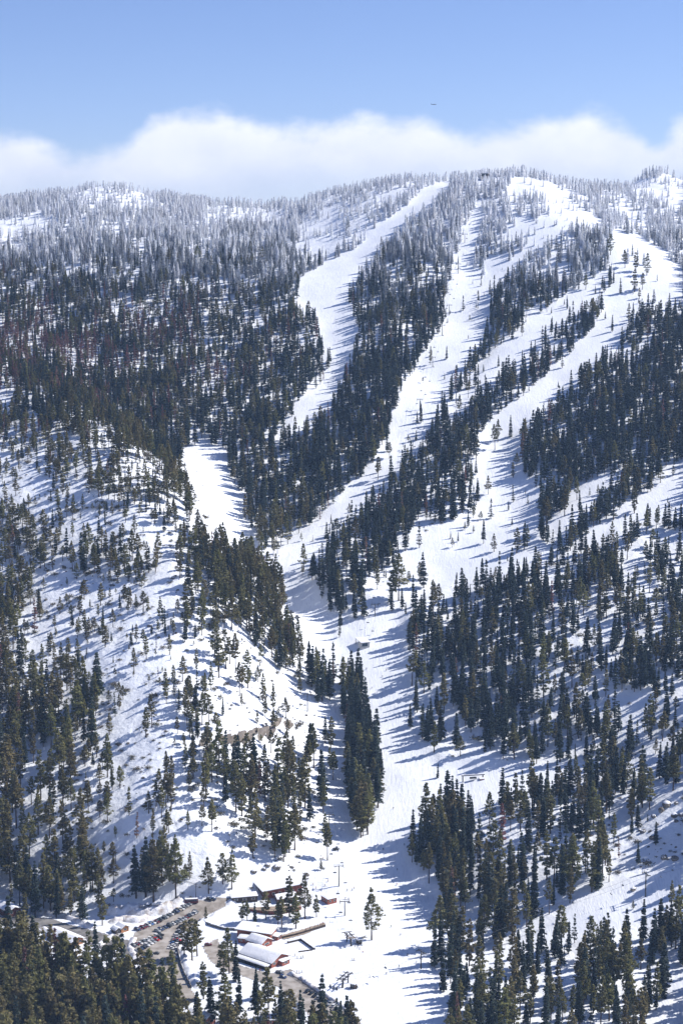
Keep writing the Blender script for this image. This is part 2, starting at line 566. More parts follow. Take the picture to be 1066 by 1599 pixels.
M = {}
M['snow'] = snow_material()
M['fir'] = noisy('fir_needles', (0.026, 0.042, 0.037), (0.066, 0.088, 0.066), 0.9, 0.7, obj_rand=0.3, transl=0.2)
M['pine'] = noisy('pine_needles', (0.10, 0.10, 0.037), (0.225, 0.20, 0.072), 0.8, 0.7, obj_rand=0.3, transl=0.25)
M['brown'] = noisy('dry_needles', (0.15, 0.075, 0.062), (0.29, 0.155, 0.125), 0.9, 0.8, obj_rand=0.25, transl=0.25)
M['half'] = noisy('snow_dusted_needles', (0.06, 0.07, 0.08), (0.74, 0.77, 0.82), 1.3, 0.7, obj_rand=0.2, lo=0.42, hi=0.58, transl=0.35)
M['frost'] = noisy('frosted_needles', (0.78, 0.80, 0.84), (0.94, 0.95, 0.97), 1.2, 0.7, obj_rand=0.12, lo=0.34, hi=0.54, transl=0.45)
M['bark'] = noisy('bark', (0.05, 0.036, 0.028), (0.115, 0.08, 0.06), 2.0, 0.9, bump=0.05)
M['greybark'] = noisy('grey_bark', (0.16, 0.14, 0.13), (0.30, 0.27, 0.25), 2.0, 0.9)
M['frostbark'] = noisy('frosted_bark', (0.30, 0.29, 0.29), (0.72, 0.73, 0.76), 1.5, 0.9)
M['twig'] = noisy('bare_twigs', (0.13, 0.10, 0.08), (0.24, 0.20, 0.17), 2.0, 0.9, obj_rand=0.2)


# ------------------------------------------------------------------ mesh helpers
class MB:
    """collects vertices and faces, then links them as one mesh object"""

    def __init__(self):
        self.v, self.f, self.m = [], [], []

    def add(self, vs, fs, mi=0):
        k = len(self.v)
        self.v += [tuple(p) for p in vs]
        self.f += [tuple(i + k for i in f) for f in fs]
        self.m += [mi] * len(fs)

    def box(self, c, s, rz=0.0, mi=0, ax=None):
        cx, cy_, cz = c
        hx, hy, hz = s[0] / 2, s[1] / 2, s[2] / 2
        ca, sa = math.cos(rz), math.sin(rz)
        vs = []
        for z in (-hz, hz):
            for x, y in ((-hx, -hy), (hx, -hy), (hx, hy), (-hx, hy)):
                vs.append((cx + x * ca - y * sa, cy_ + x * sa + y * ca, cz + z))
        self.add(vs, [(3, 2, 1, 0), (4, 5, 6, 7), (0, 1, 5, 4), (1, 2, 6, 5), (2, 3, 7, 6), (3, 0, 4, 7)], mi)

    def tube(self, a, b, r1, r2=None, n=6, mi=0, cap=True):
        a, b = Vector(a), Vector(b)
        r2 = r1 if r2 is None else r2
        d = (b - a)
        if d.length < 1e-6:
            return
        q = d.to_track_quat('Z', 'Y')
        vs = []
        for p, r in ((a, r1), (b, r2)):
            for i in range(n):
                w = 2 * math.pi * i / n
                vs.append(p + q @ Vector((math.cos(w) * r, math.sin(w) * r, 0)))
        fs = [(i, (i + 1) % n, n + (i + 1) % n, n + i) for i in range(n)]
        if cap:
            fs += [tuple(range(n - 1, -1, -1)), tuple(range(n, 2 * n))]
        self.add(vs, fs, mi)

    def path(self, pts, r, n=5, mi=0):
        for a, b in zip(pts[:-1], pts[1:]):
            self.tube(a, b, r, r, n, mi)

    def prism(self, poly, z0, z1, mi=0):
        n = len(poly)
        vs = [(x, y, z0) for x, y in poly] + [(x, y, z1) for x, y in poly]
        fs = [(i, (i + 1) % n, n + (i + 1) % n, n + i) for i in range(n)] + [tuple(range(n - 1, -1, -1)), tuple(range(n, 2 * n))]
        self.add(vs, fs, mi)

    def mesh(self, name, mats, smooth=False):
        me = bpy.data.meshes.new(name)
        me.from_pydata(self.v, [], self.f)
        for m in (mats if isinstance(mats, (list, tuple)) else [mats]):
            me.materials.append(m)
        if len(set(self.m)) > 1:
            me.polygons.foreach_set('material_index', self.m)
        if smooth:
            me.polygons.foreach_set('use_smooth', [True] * len(me.polygons))
        me.update()
        return me

    def build(self, name, mats, parent=None, smooth=False):
        o = bpy.data.objects.new(name, self.mesh(name, mats, smooth))
        COL.objects.link(o)
        if parent is not None:
            o.parent = parent
        return o


def np_mesh(name, V, F, mats, attrs=None, smooth=False):
    me = bpy.data.meshes.new(name)
    F = np.asarray(F, np.int32)
    k = F.shape[1]
    me.vertices.add(len(V))
    me.vertices.foreach_set('co', np.asarray(V, np.float32).ravel())
    me.loops.add(F.size)
    me.loops.foreach_set('vertex_index', F.ravel())
    me.polygons.add(len(F))
    me.polygons.foreach_set('loop_start', np.arange(0, F.size, k, dtype=np.int32))
    me.polygons.foreach_set('loop_total', np.full(len(F), k, np.int32))
    if smooth:
        me.polygons.foreach_set('use_smooth', np.ones(len(F), bool))
    for m in mats:
        me.materials.append(m)
    for an, av in (attrs or {}).items():
        a = me.attributes.new(an, 'FLOAT', 'POINT')
        a.data.foreach_set('value', np.asarray(av, np.float32))
    me.update()
    me.validate()
    return me


def tag(o, label=None, cat=None, group=None, kind=None):
    if label:
        o['label'] = label
    if cat:
        o['category'] = cat
    if group:
        o['group'] = group
    if kind:
        o['kind'] = kind
    return o


def empty(name, loc, rz=0.0):
    o = bpy.data.objects.new(name, None)
    COL.objects.link(o)
    o.location = loc
    o.rotation_euler = (0, 0, rz)
    o.empty_display_size = 1.0
    return o


def copy_tree(o, parent=None):
    c = o.copy()
    COL.objects.link(c)
    c.parent = parent
    for ch in list(o.children):
        copy_tree(ch, c)
    return c


# ------------------------------------------------------------------ terrain mesh
ny, nx = Xg.shape
idx = np.arange(ny * nx).reshape(ny, nx)
Fq = np.stack([idx[:-1, :-1].ravel(), idx[:-1, 1:].ravel(), idx[1:, 1:].ravel(), idx[1:, :-1].ravel()], 1)
V = np.stack([Xg.ravel(), Yg.ravel(), Zg.ravel()], 1)
me = np_mesh('mountain_terrain', V, Fq, [M['snow']], {'groomed': np.maximum(pmb, bmb * 0.6).ravel()}, True)
ter = bpy.data.objects.new('mountain_terrain', me)
COL.objects.link(ter)
tag(ter, kind='structure')

# ------------------------------------------------------------------ trees
def leaf_quads(C, size, flat, rnd, up=0.0):
    """C: (n,3) clump centres -> sprays that point outwards and lie fairly flat"""
    n = len(C)
    a = rnd.normal(size=(n, 3)) * 0.55
    rad = C[:, :2] / (np.linalg.norm(C[:, :2], axis=1)[:, None] + 1e-6)
    a[:, :2] += rad
    a[:, 2] = a[:, 2] * 0.8 - 0.15
    a /= np.linalg.norm(a, axis=1)[:, None] + 1e-9
    b = rnd.normal(size=(n, 3))
    b[:, 2] *= 0.45
    b -= (a * b).sum(1)[:, None] * a
    b /= np.linalg.norm(b, axis=1)[:, None] + 1e-9
    s = size * rnd.uniform(0.6, 1.3, n)[:, None]
    a = a * s
    b = b * s * 0.55
    V = np.stack([C - a, C - b * 0.9, C + a, C + b * 0.9], 1).reshape(-1, 3)
    F = np.arange(4 * n).reshape(n, 4)
    return V, F


def conifer(seed, H, R0, base, kind, quads, leaf):
    """crown points of a conifer: returns clump centres and the limbs"""
    r = np.random.default_rng(seed)
    pts, limbs = [], []
    nw = int(H * (0.8 if kind == 'fir' else 0.6))
    lean = r.uniform(-1, 1, 2) * 0.004 * H
    per = max(3, int(quads / (nw * 5.0)))
    side = r.uniform(0, 2 * math.pi)
    for w in range(nw):
        t = (w + r.uniform(0, 0.8)) / nw
        t = min(t, 0.995)
        hz = H * (base + (1 - base) * t)
        if kind == 'fir':
            rad = R0 * (1 - t) ** 0.75 * (0.75 + 0.25 * min(1, t * 9)) * (0.85 + 0.3 * r.random())
            nb, droop, skip = 6, -0.28, 0.05
        elif kind == 'pine':
            rad = R0 * (1 - t) ** 0.55 * (0.45 + 0.55 * min(1, t * 4)) * (0.6 + 0.65 * r.random())
            nb, droop, skip = 5, 0.02, 0.22
        elif kind == 'open':
            rad = R0 * (1 - t) ** 0.85 * (0.7 + 0.3 * min(1, t * 5)) * (0.7 + 0.5 * r.random())
            nb, droop, skip = 5, -0.02, 0.15
        else:
            rad = R0 * (1 - t) ** 0.8 * (0.5 + 0.7 * r.random())
            nb, droop, skip = 4, -0.1, 0.3
        rad = max(rad, 0.25)
        for k in range(nb):
            if r.random() < skip:
                continue
            az = 2 * math.pi * (k + r.uniform(-0.4, 0.4)) / nb + w * 1.3
            rr = rad * r.uniform(0.65, 1.2) * (1 + 0.15 * math.cos(az - side))
            dx, dy = math.cos(az), math.sin(az)
            up = droop + r.uniform(-0.12, 0.12) + (0.35 * t if kind != 'fir' else 0.15 * t)
            cx, cy_ = lean[0] * t * H / 10, lean[1] * t * H / 10
            limbs.append(((cx, cy_, hz), (cx + dx * rr * 0.95, cy_ + dy * rr * 0.95, hz + rr * up)))
            m = max(2, int(per * (0.35 + 0.9 * rr / R0)))
            if kind in ('pine', 'open'):
                q = r.uniform(0.25, 1.0, m) ** 0.6
            else:
                q = r.uniform(0.08, 1.0, m) ** 0.8
            wd = 0.20 * rr * (1 - 0.4 * q) + 0.12
            lat = r.normal(size=m) * wd
            x = cx + dx * rr * q - dy * lat
            y = cy_ + dy * rr * q + dx * lat
            z = hz + rr * q * up + r.normal(size=m) * (0.16 if kind == 'fir' else 0.26) - (0.1 * rr * q * q if kind == 'fir' else 0)
            pts.append(np.stack([x, y, z], 1))
    # the leader
    z = r.uniform(H * 0.93, H * 1.01, 8)
    pts.append(np.stack([r.normal(size=8) * 0.1, r.normal(size=8) * 0.1, z], 1))
    return np.concatenate(pts), limbs, r


def tree_meshes(name, seed, H, R0, base, kind, quads, leaf, leafmat, barkmat=None):
    C, limbs, r = conifer(seed, H, R0, base, kind, quads, leaf)
    LV, LF = leaf_quads(C, leaf, 0.55, r)
    tb = MB()
    n = 7
    prev = (0, 0, -1.2)
    rt = 0.0125 * H + 0.05
    for i in range(5):
        a, b = i / 5, (i + 1) / 5
        tb.tube((0, 0, -1.2 if i == 0 else H * a), (0, 0, H * b * 0.985), rt * (1 - a * 0.95) * (1.25 if i == 0 else 1), rt * (1 - b * 0.95), n, cap=(i in (0, 4)))
    for a, b in limbs[::(1 if kind != 'fir' else 2)]:
        tb.tube(a, b, 0.055 + 0.002 * H, 0.02, 3, cap=False)
    # short dead stubs below the crown
    for k in range(int(H * base * 1.0)):
        zz = H * base * r.uniform(0.3, 1)
        az = r.uniform(0, 6.28)
        ll = r.uniform(0.4, 1.4)
        tb.tube((0, 0, zz), (math.cos(az) * ll, math.sin(az) * ll, zz - 0.15), 0.04, 0.02, 3, cap=False)
    crown = np_mesh(name + '_crown', LV, LF, [leafmat])
    trunk = tb.mesh(name + '_trunk', barkmat or M['bark'])
    return crown, trunk


def joined(name, crown, trunk):
    bmx = bmesh.new()
    bmx.from_mesh(crown)
    nf = len(bmx.faces)
    bmx.from_mesh(trunk)
    bmx.faces.ensure_lookup_table()
    for f in bmx.faces[nf:]:
        f.material_index = 1
    me = bpy.data.meshes.new(name)
    bmx.to_mesh(me)
    bmx.free()
    me.materials.append(crown.materials[0])
    me.materials.append(trunk.materials[0])
    return me


# reference trees are 25 m high; instances are scaled
HREF = 25.0
NEAR = {}          # name -> list of (crown, trunk) meshes for the individual trees
for i in range(5):
    NEAR.setdefault('fir', []).append(tree_meshes('fir', 100 + i, HREF, 2.6 + 0.35 * (i % 3), 0.06 + 0.05 * (i % 3), 'fir', 4200, 0.44, M['fir']))
for i in range(6):
    NEAR.setdefault('pine', []).append(tree_meshes('pine', 200 + i, HREF, 3.5 + 0.5 * (i % 3), 0.14 + 0.08 * (i % 4), 'pine', 4200, 0.48, M['pine']))
for i in range(4):
    NEAR.setdefault('open', []).append(tree_meshes('open', 260 + i, HREF, 4.9 + 0.4 * i, 0.20 + 0.05 * i, 'open', 4300, 0.46, M['pine']))
for i in range(2):
    NEAR.setdefault('brown', []).append(tree_meshes('brown', 300 + i, HREF, 3.2, 0.12, 'dead', 2400, 0.45, M['brown'], M['greybark']))
for i in range(2):
    NEAR.setdefault('bare', []).append(tree_meshes('bare', 320 + i, HREF, 2.7, 0.12, 'dead', 900, 0.40, M['twig'], M['greybark']))

proto_col = bpy.data.collections.new('far_tree_models')
PROTO = []


def proto(kind, seed, R0, base, shape, quads, leaf, lm, bk=None):
    c, t_ = tree_meshes(kind, seed, HREF, R0, base, shape, quads, leaf, lm, bk)
    me = joined('far_%02d_%s' % (len(PROTO), kind), c, t_)
    o = bpy.data.objects.new('far_%02d_%s' % (len(PROTO), kind), me)
    proto_col.objects.link(o)
    PROTO.append(kind)


for i in range(6):
    proto('fir', 400 + i, 2.4 + 0.22 * i, 0.05 + 0.03 * i, 'fir', 1700, 0.68, M['fir'])
for i in range(6):
    proto('pine', 420 + i, 2.9 + 0.32 * i, 0.12 + 0.06 * i, 'pine', 1400, 0.68, M['pine'])
for i in range(3):
    proto('pine', 430 + i, 4.4 + 0.4 * i, 0.16 + 0.07 * i, 'open', 1500, 0.66, M['pine'])
for i in range(2):
    proto('fir', 436 + i, 3.0 + 0.5 * i, 0.1, 'dead', 1500, 0.66, M['fir'])
for i in range(2):
    proto('brown', 440 + i, 3.0, 0.1, 'dead', 1200, 0.7, M['brown'], M['greybark'])
for i in range(3):
    proto('half', 460 + i, 3.2 + 0.3 * i, 0.05, 'fir', 1400, 0.75, M['half'])
for i in range(3):
    proto('frost', 480 + i, 3.9 + 0.5 * i, 0.03, 'fir', 1700, 0.8, M['frost'], M['frostbark'])
PIDS = {k: [i for i, p in enumerate(PROTO) if p == k] for k in set(PROTO)}

# woods: (density 0..1, height factor, polygon of the trees' feet on the photo); later ones win
WOODS = [
    (0.80, 1.0, [(-120, 250), (1200, 250), (1200, 1800), (-120, 1800)]),
    # ridge tops
    (0.30, 0.8, [(95, 285), (240, 285), (260, 330), (180, 322), (100, 325)]),
    (0.12, 0.7, [(-40, 345), (60, 338), (95, 345), (60, 362), (0, 368), (-40, 368)]),
    (0.25, 0.8, [(320, 325), (440, 325), (455, 350), (330, 350)]),
    (0.30, 0.7, [(520, 300), (700, 276), (650, 305), (560, 340), (470, 345)]),
    (0.25, 0.8, [(465, 345), (600, 325), (600, 345), (555, 385), (465, 420)]),
    (0.55, 1.0, [(200, 520), (470, 500), (470, 620), (420, 690), (230, 640)]),
    (0.55, 0.8, [(870, 285), (1066, 280), (1066, 300), (1000, 290), (960, 330), (880, 330)]),
    (0.10, 0.8, [(975, 290), (1066, 268), (1066, 335), (1000, 310)]),
    (0.40, 0.85, [(840, 270), (960, 290), (1066, 330), (1066, 370), (1000, 362), (940, 350), (880, 320)]),
    (0.45, 0.8, [(440, 300), (560, 280), (700, 268), (800, 268), (790, 290), (700, 290), (560, 305), (450, 325)]),
    (0.76, 1.0, [(-120, 440), (300, 430), (460, 450), (460, 640), (260, 660), (100, 600), (-120, 600)]),
    # near hill
    (0.27, 0.56, [(-60, 650), (130, 640), (265, 705), (330, 830), (400, 880), (460, 990), (470, 1100), (510, 1380), (300, 1400), (150, 1430), (60, 1200), (-60, 1000)]),
    (0.50, 0.9, [(-60, 620), (130, 620), (260, 690), (280, 735), (180, 715), (60, 690), (-60, 700)]),
    (0.42, 0.85, [(-60, 840), (30, 850), (70, 900), (120, 1000), (40, 1010), (-60, 950)]),
    (0.55, 0.75, [(-60, 640), (60, 640), (150, 725), (250, 765), (310, 860), (300, 885), (220, 805), (120, 765), (30, 690), (-60, 680)]),
    (0.36, 0.8, [(-60, 830), (60, 810), (150, 850), (290, 880), (300, 930), (180, 900), (60, 895), (-60, 930)]),
    (0.66, 0.9, [(262, 715), (295, 780), (335, 860), (400, 890), (448, 975), (462, 1045), (440, 1060), (385, 1000), (330, 985), (285, 990), (290, 900), (255, 800)]),
    (0.97, 0.95, [(310, 870), (335, 860), (400, 890), (448, 975), (462, 1045), (440, 1060), (400, 1000), (330, 950)]),
    (0.25, 0.9, [(300, 985), (440, 1060), (470, 1120), (400, 1110), (320, 1060)]),
    (0.26, 0.55, [(60, 900), (270, 930), (280, 1010), (150, 960), (60, 940)]),
    (0.30, 0.68, [(170, 1100), (330, 1070), (330, 1250), (200, 1330), (150, 1300)]),
    (0.70, 1.05, [(-60, 940), (50, 1010), (100, 1040), (165, 1090), (185, 1140), (130, 1180), (110, 1260), (150, 1360), (165, 1445), (60, 1415), (-60, 1420)]),
    (0.45, 1.0, [(195, 1370), (290, 1370), (295, 1402), (215, 1412)]),
    (0.30, 1.0, [(300, 1200), (500, 1200), (505, 1345), (430, 1370), (330, 1300)]),
    (0.45, 1.0, [(355, 1180), (430, 1180), (500, 1300), (495, 1350), (430, 1350)]),
    # centre
    (0.90, 1.0, [(470, 690), (530, 645), (548, 600), (565, 560), (555, 505), (552, 460), (590, 420), (620, 385), (660, 340), (700, 300), (745, 282), (730, 330), (712, 380), (704, 420), (700, 460), (690, 505), (660, 550), (622, 605), (610, 670), (570, 738), (520, 782), (450, 838), (410, 855), (375, 800), (352, 740), (380, 690)]),
    (0.90, 1.0, [(545, 580), (520, 640), (600, 690), (640, 620)]),
    (0.0, 1.0, PISTES[0]), (0.05, 0.8, PISTES[1]), (0.06, 0.6, PISTES[2]), (0.025, 0.9, PISTES[3]), (0.05, 0.9, PISTES[4]), (0.0, 1.0, PISTES[5]), (0.05, 1.0, PISTES[6]), (0.05, 1.0, PISTES[7]), (0.0, 1.0, PISTES[8]), (0.0, 1.0, PISTES[9]), (0.02, 1.0, PISTES[10]), (0.0, 1.0, PISTES[11]),
    (0.9, 1.0, [(480, 565), (503, 540), (518, 555), (514, 592), (492, 608), (470, 602)]), (0.8, 1.0, [(440, 600), (472, 600), (458, 650), (432, 690), (415, 640)]),
    (0.6, 0.8, [(797, 322), (815, 300), (850, 312), (858, 335), (832, 345), (805, 338)]), (0.5, 0.9, [(785, 392), (815, 362), (842, 352), (825, 385), (795, 412)]),
    (0.60, 0.9, [(790, 345), (815, 345), (790, 390), (755, 430), (740, 420), (745, 370), (760, 320), (795, 280)]),
    (0.92, 1.0, [(497, 900), (500, 880), (535, 838), (570, 825), (620, 760), (640, 760), (625, 830), (600, 880), (585, 925), (572, 968), (535, 972)]),
    (0.55, 0.95, [(650, 735), (685, 665), (740, 655), (745, 700), (750, 770), (735, 800), (680, 800), (625, 825), (640, 770)]),
    (0.09, 0.9, [(640, 830), (735, 810), (765, 790), (760, 850), (700, 900), (620, 930), (610, 880)]),
    (0.98, 1.0, [(532, 1060), (560, 1060), (575, 1120), (592, 1190), (597, 1245), (575, 1305), (550, 1312), (540, 1220)]),
    (1.0, 1.0, [(478, 1055), (500, 1040), (524, 1060), (524, 1092), (490, 1098)]),
    (0.30, 0.9, [(495, 1160), (520, 1160), (525, 1220), (500, 1225)]),
    (0.98, 1.0, [(640, 1330), (665, 1300), (700, 1280), (738, 1280), (738, 1310), (690, 1345), (645, 1362)]),
    (0.65, 1.0, [(775, 1265), (800, 1245), (835, 1235), (850, 1270), (800, 1290)]),
    # right side
    (0.36, 0.92, [(840, 880), (1100, 820), (1100, 1180), (860, 1195), (800, 1190), (850, 1100)]),
    (0.70, 0.95, [(640, 1010), (665, 965), (720, 950), (800, 920), (860, 900), (880, 960), (830, 1080), (760, 1160), (700, 1190), (660, 1150), (645, 1080)]),
    (0.36, 0.9, [(860, 1230), (1080, 1190), (1080, 1240), (960, 1330), (870, 1370), (800, 1370), (740, 1330)]),
    (0.12, 0.7, [(960, 1290), (1080, 1240), (1080, 1350), (960, 1370)]),
    (0.68, 0.92, [(690, 1450), (725, 1400), (800, 1370), (870, 1360), (850, 1420), (790, 1460), (730, 1500), (740, 1580), (760, 1700), (700, 1700), (670, 1545)]),
    (0.31, 0.9, [(740, 1530), (850, 1480), (960, 1455), (1040, 1450), (1050, 1530), (1010, 1600), (980, 1700), (760, 1700)]),
    # base area and foreground
    (0.0, 1.0, BASE_POLY),
    (0.97, 1.25, [(-120, 1488), (0, 1502), (55, 1532), (118, 1570), (225, 1586), (285, 1634), (305, 1760), (-120, 1760)]),
    (0.80, 1.0, [(305, 1640), (360, 1622), (470, 1622), (500, 1660), (500, 1740), (300, 1740)]),
    (0.0, 1.0, [(500, 1520), (690, 1520), (700, 1800), (560, 1800), (560, 1600)]),
]

cell = 5.6
gx = np.arange(-1100, 1100, cell)
gy = np.arange(880, 3000, cell)
TX, TY = np.meshgrid(gx, gy)
TX = TX.ravel() + rng.uniform(-0.45, 0.45, TX.size) * cell
TY = TY.ravel() + rng.uniform(-0.45, 0.45, TY.size) * cell
keep = np.abs(TX) < 0.19 * TY + 60 + 380
TX, TY = TX[keep], TY[keep]
TZ = gz(TX, TY)
U, Vv, Fd = project(TX, TY, TZ)
HPX = np.interp(TY, [900, 1250, 1500, 1900, 2250, 2600, 2900], [30, 30, 26, 24, 20, 15, 13]) * 0.85 * FPX / Fd
D = np.full(len(TX), 0.7)
HF = np.ones(len(TX))
for d, hf, poly in WOODS:
    k = in_poly(U, Vv, poly)
    if any(poly is p_ for p_ in PISTES[:9]) or poly is PISTES[10]:
        # a run stays in sight: no tall trees just below its lower edge
        for q_ in (0.3, 0.55):
            k |= in_poly(U, Vv - q_ * HPX, poly)
    D[k] = d
    HF[k] = hf
# clumps and gaps; long thin gaps follow the fall line
cl = fbm(TX, TY * 0.55, 42, 3)
cl2 = fbm(TX + 300, TY + 77, 14, 2)
Dn = np.where(D > 0.6, (D - 0.24) * np.clip(1 + 1.3 * cl + 0.9 * cl2, 0.1, 1.6), D * np.clip(1 + 2.2 * cl + 0.8 * cl2, 0.05, 2.6))
Dn = np.where(Dn > 0, Dn * np.interp(TY, [1000, 1500, 2300, 2700], [0.70, 0.84, 1.08, 1.2]), 0)
Dn = np.where(D >= 0.97, 0.8 * (1 + 0.5 * cl2), Dn)
near_dense = np.where(TY < 1000, 1.0, 1.0)
acc = rng.random(len(TX)) < Dn
TX, TY, TZ, U, Vv, HF, D, cl = [a[acc] for a in (TX, TY, TZ, U, Vv, HF, D, cl)]
hbase = np.interp(TY, [900, 1250, 1500, 1900, 2250, 2600, 2900], [30, 30, 26, 24, 20, 15, 13])
TH = hbase * HF * np.clip(rng.normal(0.88, 0.24, len(TX)), 0.3, 1.25)
small = (D < 0.3) & (rng.random(len(TX)) < 0.35)
TH = np.where(small, TH * rng.uniform(0.25, 0.6, len(TX)), TH)
# what kind: frosted near the tops, dry brown firs low on the left mountain, pines on the sunny near hill
elev = TZ - CAMZ
r1 = rng.random(len(TX))
r2 = rng.random(len(TX))
fz = np.clip((elev + 78 + 34 * fbm(TX, TY, 120, 3)) / 150, 0, 1)
kind = np.full(len(TX), 'fir', dtype=object)
pine_p = np.where(TY < 1300, 0.45, 0.35)
pine_p = np.where((U < 480) & (TY < 1760), 0.85, pine_p)
pine_p = np.where((D >= 0.97) & (TY < 1100), 0.9, pine_p)
pine_p = np.where((U > 480) & (TY > 1350) & (D > 0.5), 0.15, pine_p)
kind[r1 < pine_p] = 'pine'
bp = 0.016 + 0.75 * np.exp(-((Vv - 545) / 75.0) ** 2) * np.exp(-np.clip(U - 200, 0, 999) / 160.0) * (fbm(TX + 50, TY, 60, 2) > -0.05)
kind[r2 < bp] = 'brown'
fro = r1 < fz * 1.15
kind[(rng.random(len(TX)) < np.clip(fz * 2.0, 0, 1))] = 'half'
kind[(rng.random(len(TX)) < np.clip(fz * 1.9 - 0.5, 0, 1))] = 'frost'

# hand-placed trees that stand out: (column, row of the foot, height in photo pixels, kind, variant)
HEROES = [
    (580, 1468, 84, 'open', 1, 'lone tall pine on open snow beside the base lift station'),
    (240, 1408, 100, 'open', 0, None), (228, 1400, 95, 'fir', 1, None), (213, 1402, 84, 'fir', 2, None), (275, 1408, 100, 'open', 3, None), (326, 1395, 60, 'open', 1, None), (362, 1388, 62, 'open', 4, None), (348, 1380, 50, 'pine', 5, None),
    (395, 1338, 45, 'pine', 1, None),
    (452, 1432, 66, 'pine', 0, None), (476, 1435, 70, 'open', 2, None), (462, 1450, 55, 'pine', 4, None), (440, 1448, 50, 'pine', 3, None), (415, 1436, 46, 'pine', 5, None), (494, 1432, 36, 'pine', 1, None), (434, 1447, 40, 'pine', 2, None),
    (378, 1440, 34, 'pine', 1, None), (386, 1443, 38, 'pine', 3, None), (398, 1441, 34, 'fir', 0, None),
    (300, 1500, 68, 'pine', 1, None), (308, 1493, 60, 'pine', 3, None), (288, 1495, 60, 'pine', 5, None), (322, 1437, 22, 'pine', 0, None),
    (358, 1520, 75, 'open', 2, None), (368, 1532, 66, 'fir', 3, None), (350, 1530, 60, 'pine', 4, None), (268, 1538, 56, 'pine', 4, None),
    (150, 1500, 62, 'fir', 4, None), (140, 1512, 60, 'pine', 1, None),
    (40, 1432, 40, 'pine', 0, None), (160, 1445, 48, 'pine', 5, None), (130, 1440, 60, 'fir', 2, None),
    (398, 1592, 74, 'fir', 1, None), (420, 1588, 80, 'pine', 2, None), (440, 1600, 70, 'fir', 0, None), (372, 1598, 80, 'fir', 3, None), (350, 1604, 84, 'pine', 4, None), (455, 1610, 68, 'pine', 5, None), (330, 1600, 78, 'fir', 2, None),
    (488, 1625, 66, 'pine', 1, None), (548, 1650, 92, 'pine', 3, None), (318, 1560, 60, 'pine', 0, None), (400, 1560, 52, 'fir', 4, None),
    (520, 1218, 46, 'pine', 3, None), (516, 1168, 50, 'pine', 0, None), (508, 1160, 42, 'fir', 2, None),
    (622, 938, 74, 'open', 3, None), (612, 936, 56, 'pine', 1, None), (661, 918, 56, 'fir', 1, None),
    (762, 772, 30, 'open', 2, None), (797, 682, 34, 'fir', 0, None), (818, 858, 44, 'fir', 2, None), (806, 864, 40, 'pine', 4, None),
    (990, 456, 36, 'pine', 0, None), (1002, 452, 26, 'pine', 2, None), (1009, 430, 34, 'pine', 4, None), (992, 424, 30, 'pine', 1, None), (968, 458, 24, 'fir', 3, None), (975, 418, 28, 'pine', 3, None), (952, 398, 32, 'pine', 5, None), (950, 433, 20, 'fir', 1, None), (943, 456, 22, 'fir', 2, None), (929, 459, 14, 'fir', 0, None),
    (683, 1215, 24, 'fir', 3, None), (640, 1136, 38, 'fir', 4, None),
]
hero = []
for (u, v, hp, kd, var, lab) in HEROES:
    p = ground_at(u, v)
    _, _, f = project(p.x, p.y, p.z)
    hero.append((p, hp * float(f) / FPX / 0.985, kd, var, lab))

# the ~300 trees that show largest stand as objects; the rest is one wood
pxh = TH * FPX / np.array(project(TX, TY, TZ)[2])
top_v = Vv - pxh
infr = (U > -12) & (U < 1078) & (top_v < 1595)
# free the ground round the hand-placed ones
for p, h, kd, var, lab in hero:
    dd = np.hypot(TX - p.x, TY - p.y)
    infr &= ~(dd < 4.5)
    TH = np.where(dd < 4.5, 0, TH)
# rough visibility: trees whose top is hidden behind the rows in front come last
vis = np.ones(len(TX))
order_y = np.argsort(TY)
cover = np.full(1200, 9999.0)
for i in order_y:
    if TH[i] <= 0 or not infr[i]:
        continue
    c = int(np.clip(U[i] + 60, 0, 1199))
    show = min(cover[c], Vv[i]) - top_v[i]
    vis[i] = np.clip(show / max(pxh[i], 1), 0.0, 1)
    w = max(1, int(pxh[i] * 0.08))
    cover[max(0, c - w):c + w + 1] = np.minimum(cover[max(0, c - w):c + w + 1], top_v[i] + pxh[i] * 0.15)
score = np.where(infr & (TH > 0), pxh * (0.15 + 0.85 * vis), -1)
NIND = 298 - len(hero)
pick = np.argsort(-score)[:NIND]
picked = np.zeros(len(TX), bool)
picked[pick] = True

# the wood: one object, its trees set on points
rest = (~picked) & (TH > 0)
rx, ry, rz_, rh, rk = TX[rest], TY[rest], TZ[rest], TH[rest], kind[rest]
pid = np.array([random.choice(PIDS[k]) for k in rk])
wm = bpy.data.meshes.new('conifer_forest')
wm.vertices.add(len(rx))
wm.vertices.foreach_set('co', np.stack([rx, ry, rz_ - 0.2], 1).astype(np.float32).ravel())
for an, ty, av in (('pid', 'INT', pid.astype(np.int32)), ('scl', 'FLOAT', (rh / HREF).astype(np.float32)), ('wid', 'FLOAT', (rng.uniform(0.82, 1.22, len(rx)) * np.where((rk == 'pine') & (rh < 19), 1.35, 1.0)).astype(np.float32)), ('rot', 'FLOAT', rng.uniform(0, 6.28, len(rx)).astype(np.float32)), ('lean', 'FLOAT', rng.normal(0, 0.025, len(rx)).astype(np.float32))):
    a = wm.attributes.new(an, ty, 'POINT')
    a.data.foreach_set('value', av)
wood = bpy.data.objects.new('conifer_forest', wm)
COL.objects.link(wood)
tag(wood, 'conifer forest covering the mountain, frosted white near the tops', 'forest', kind='stuff')


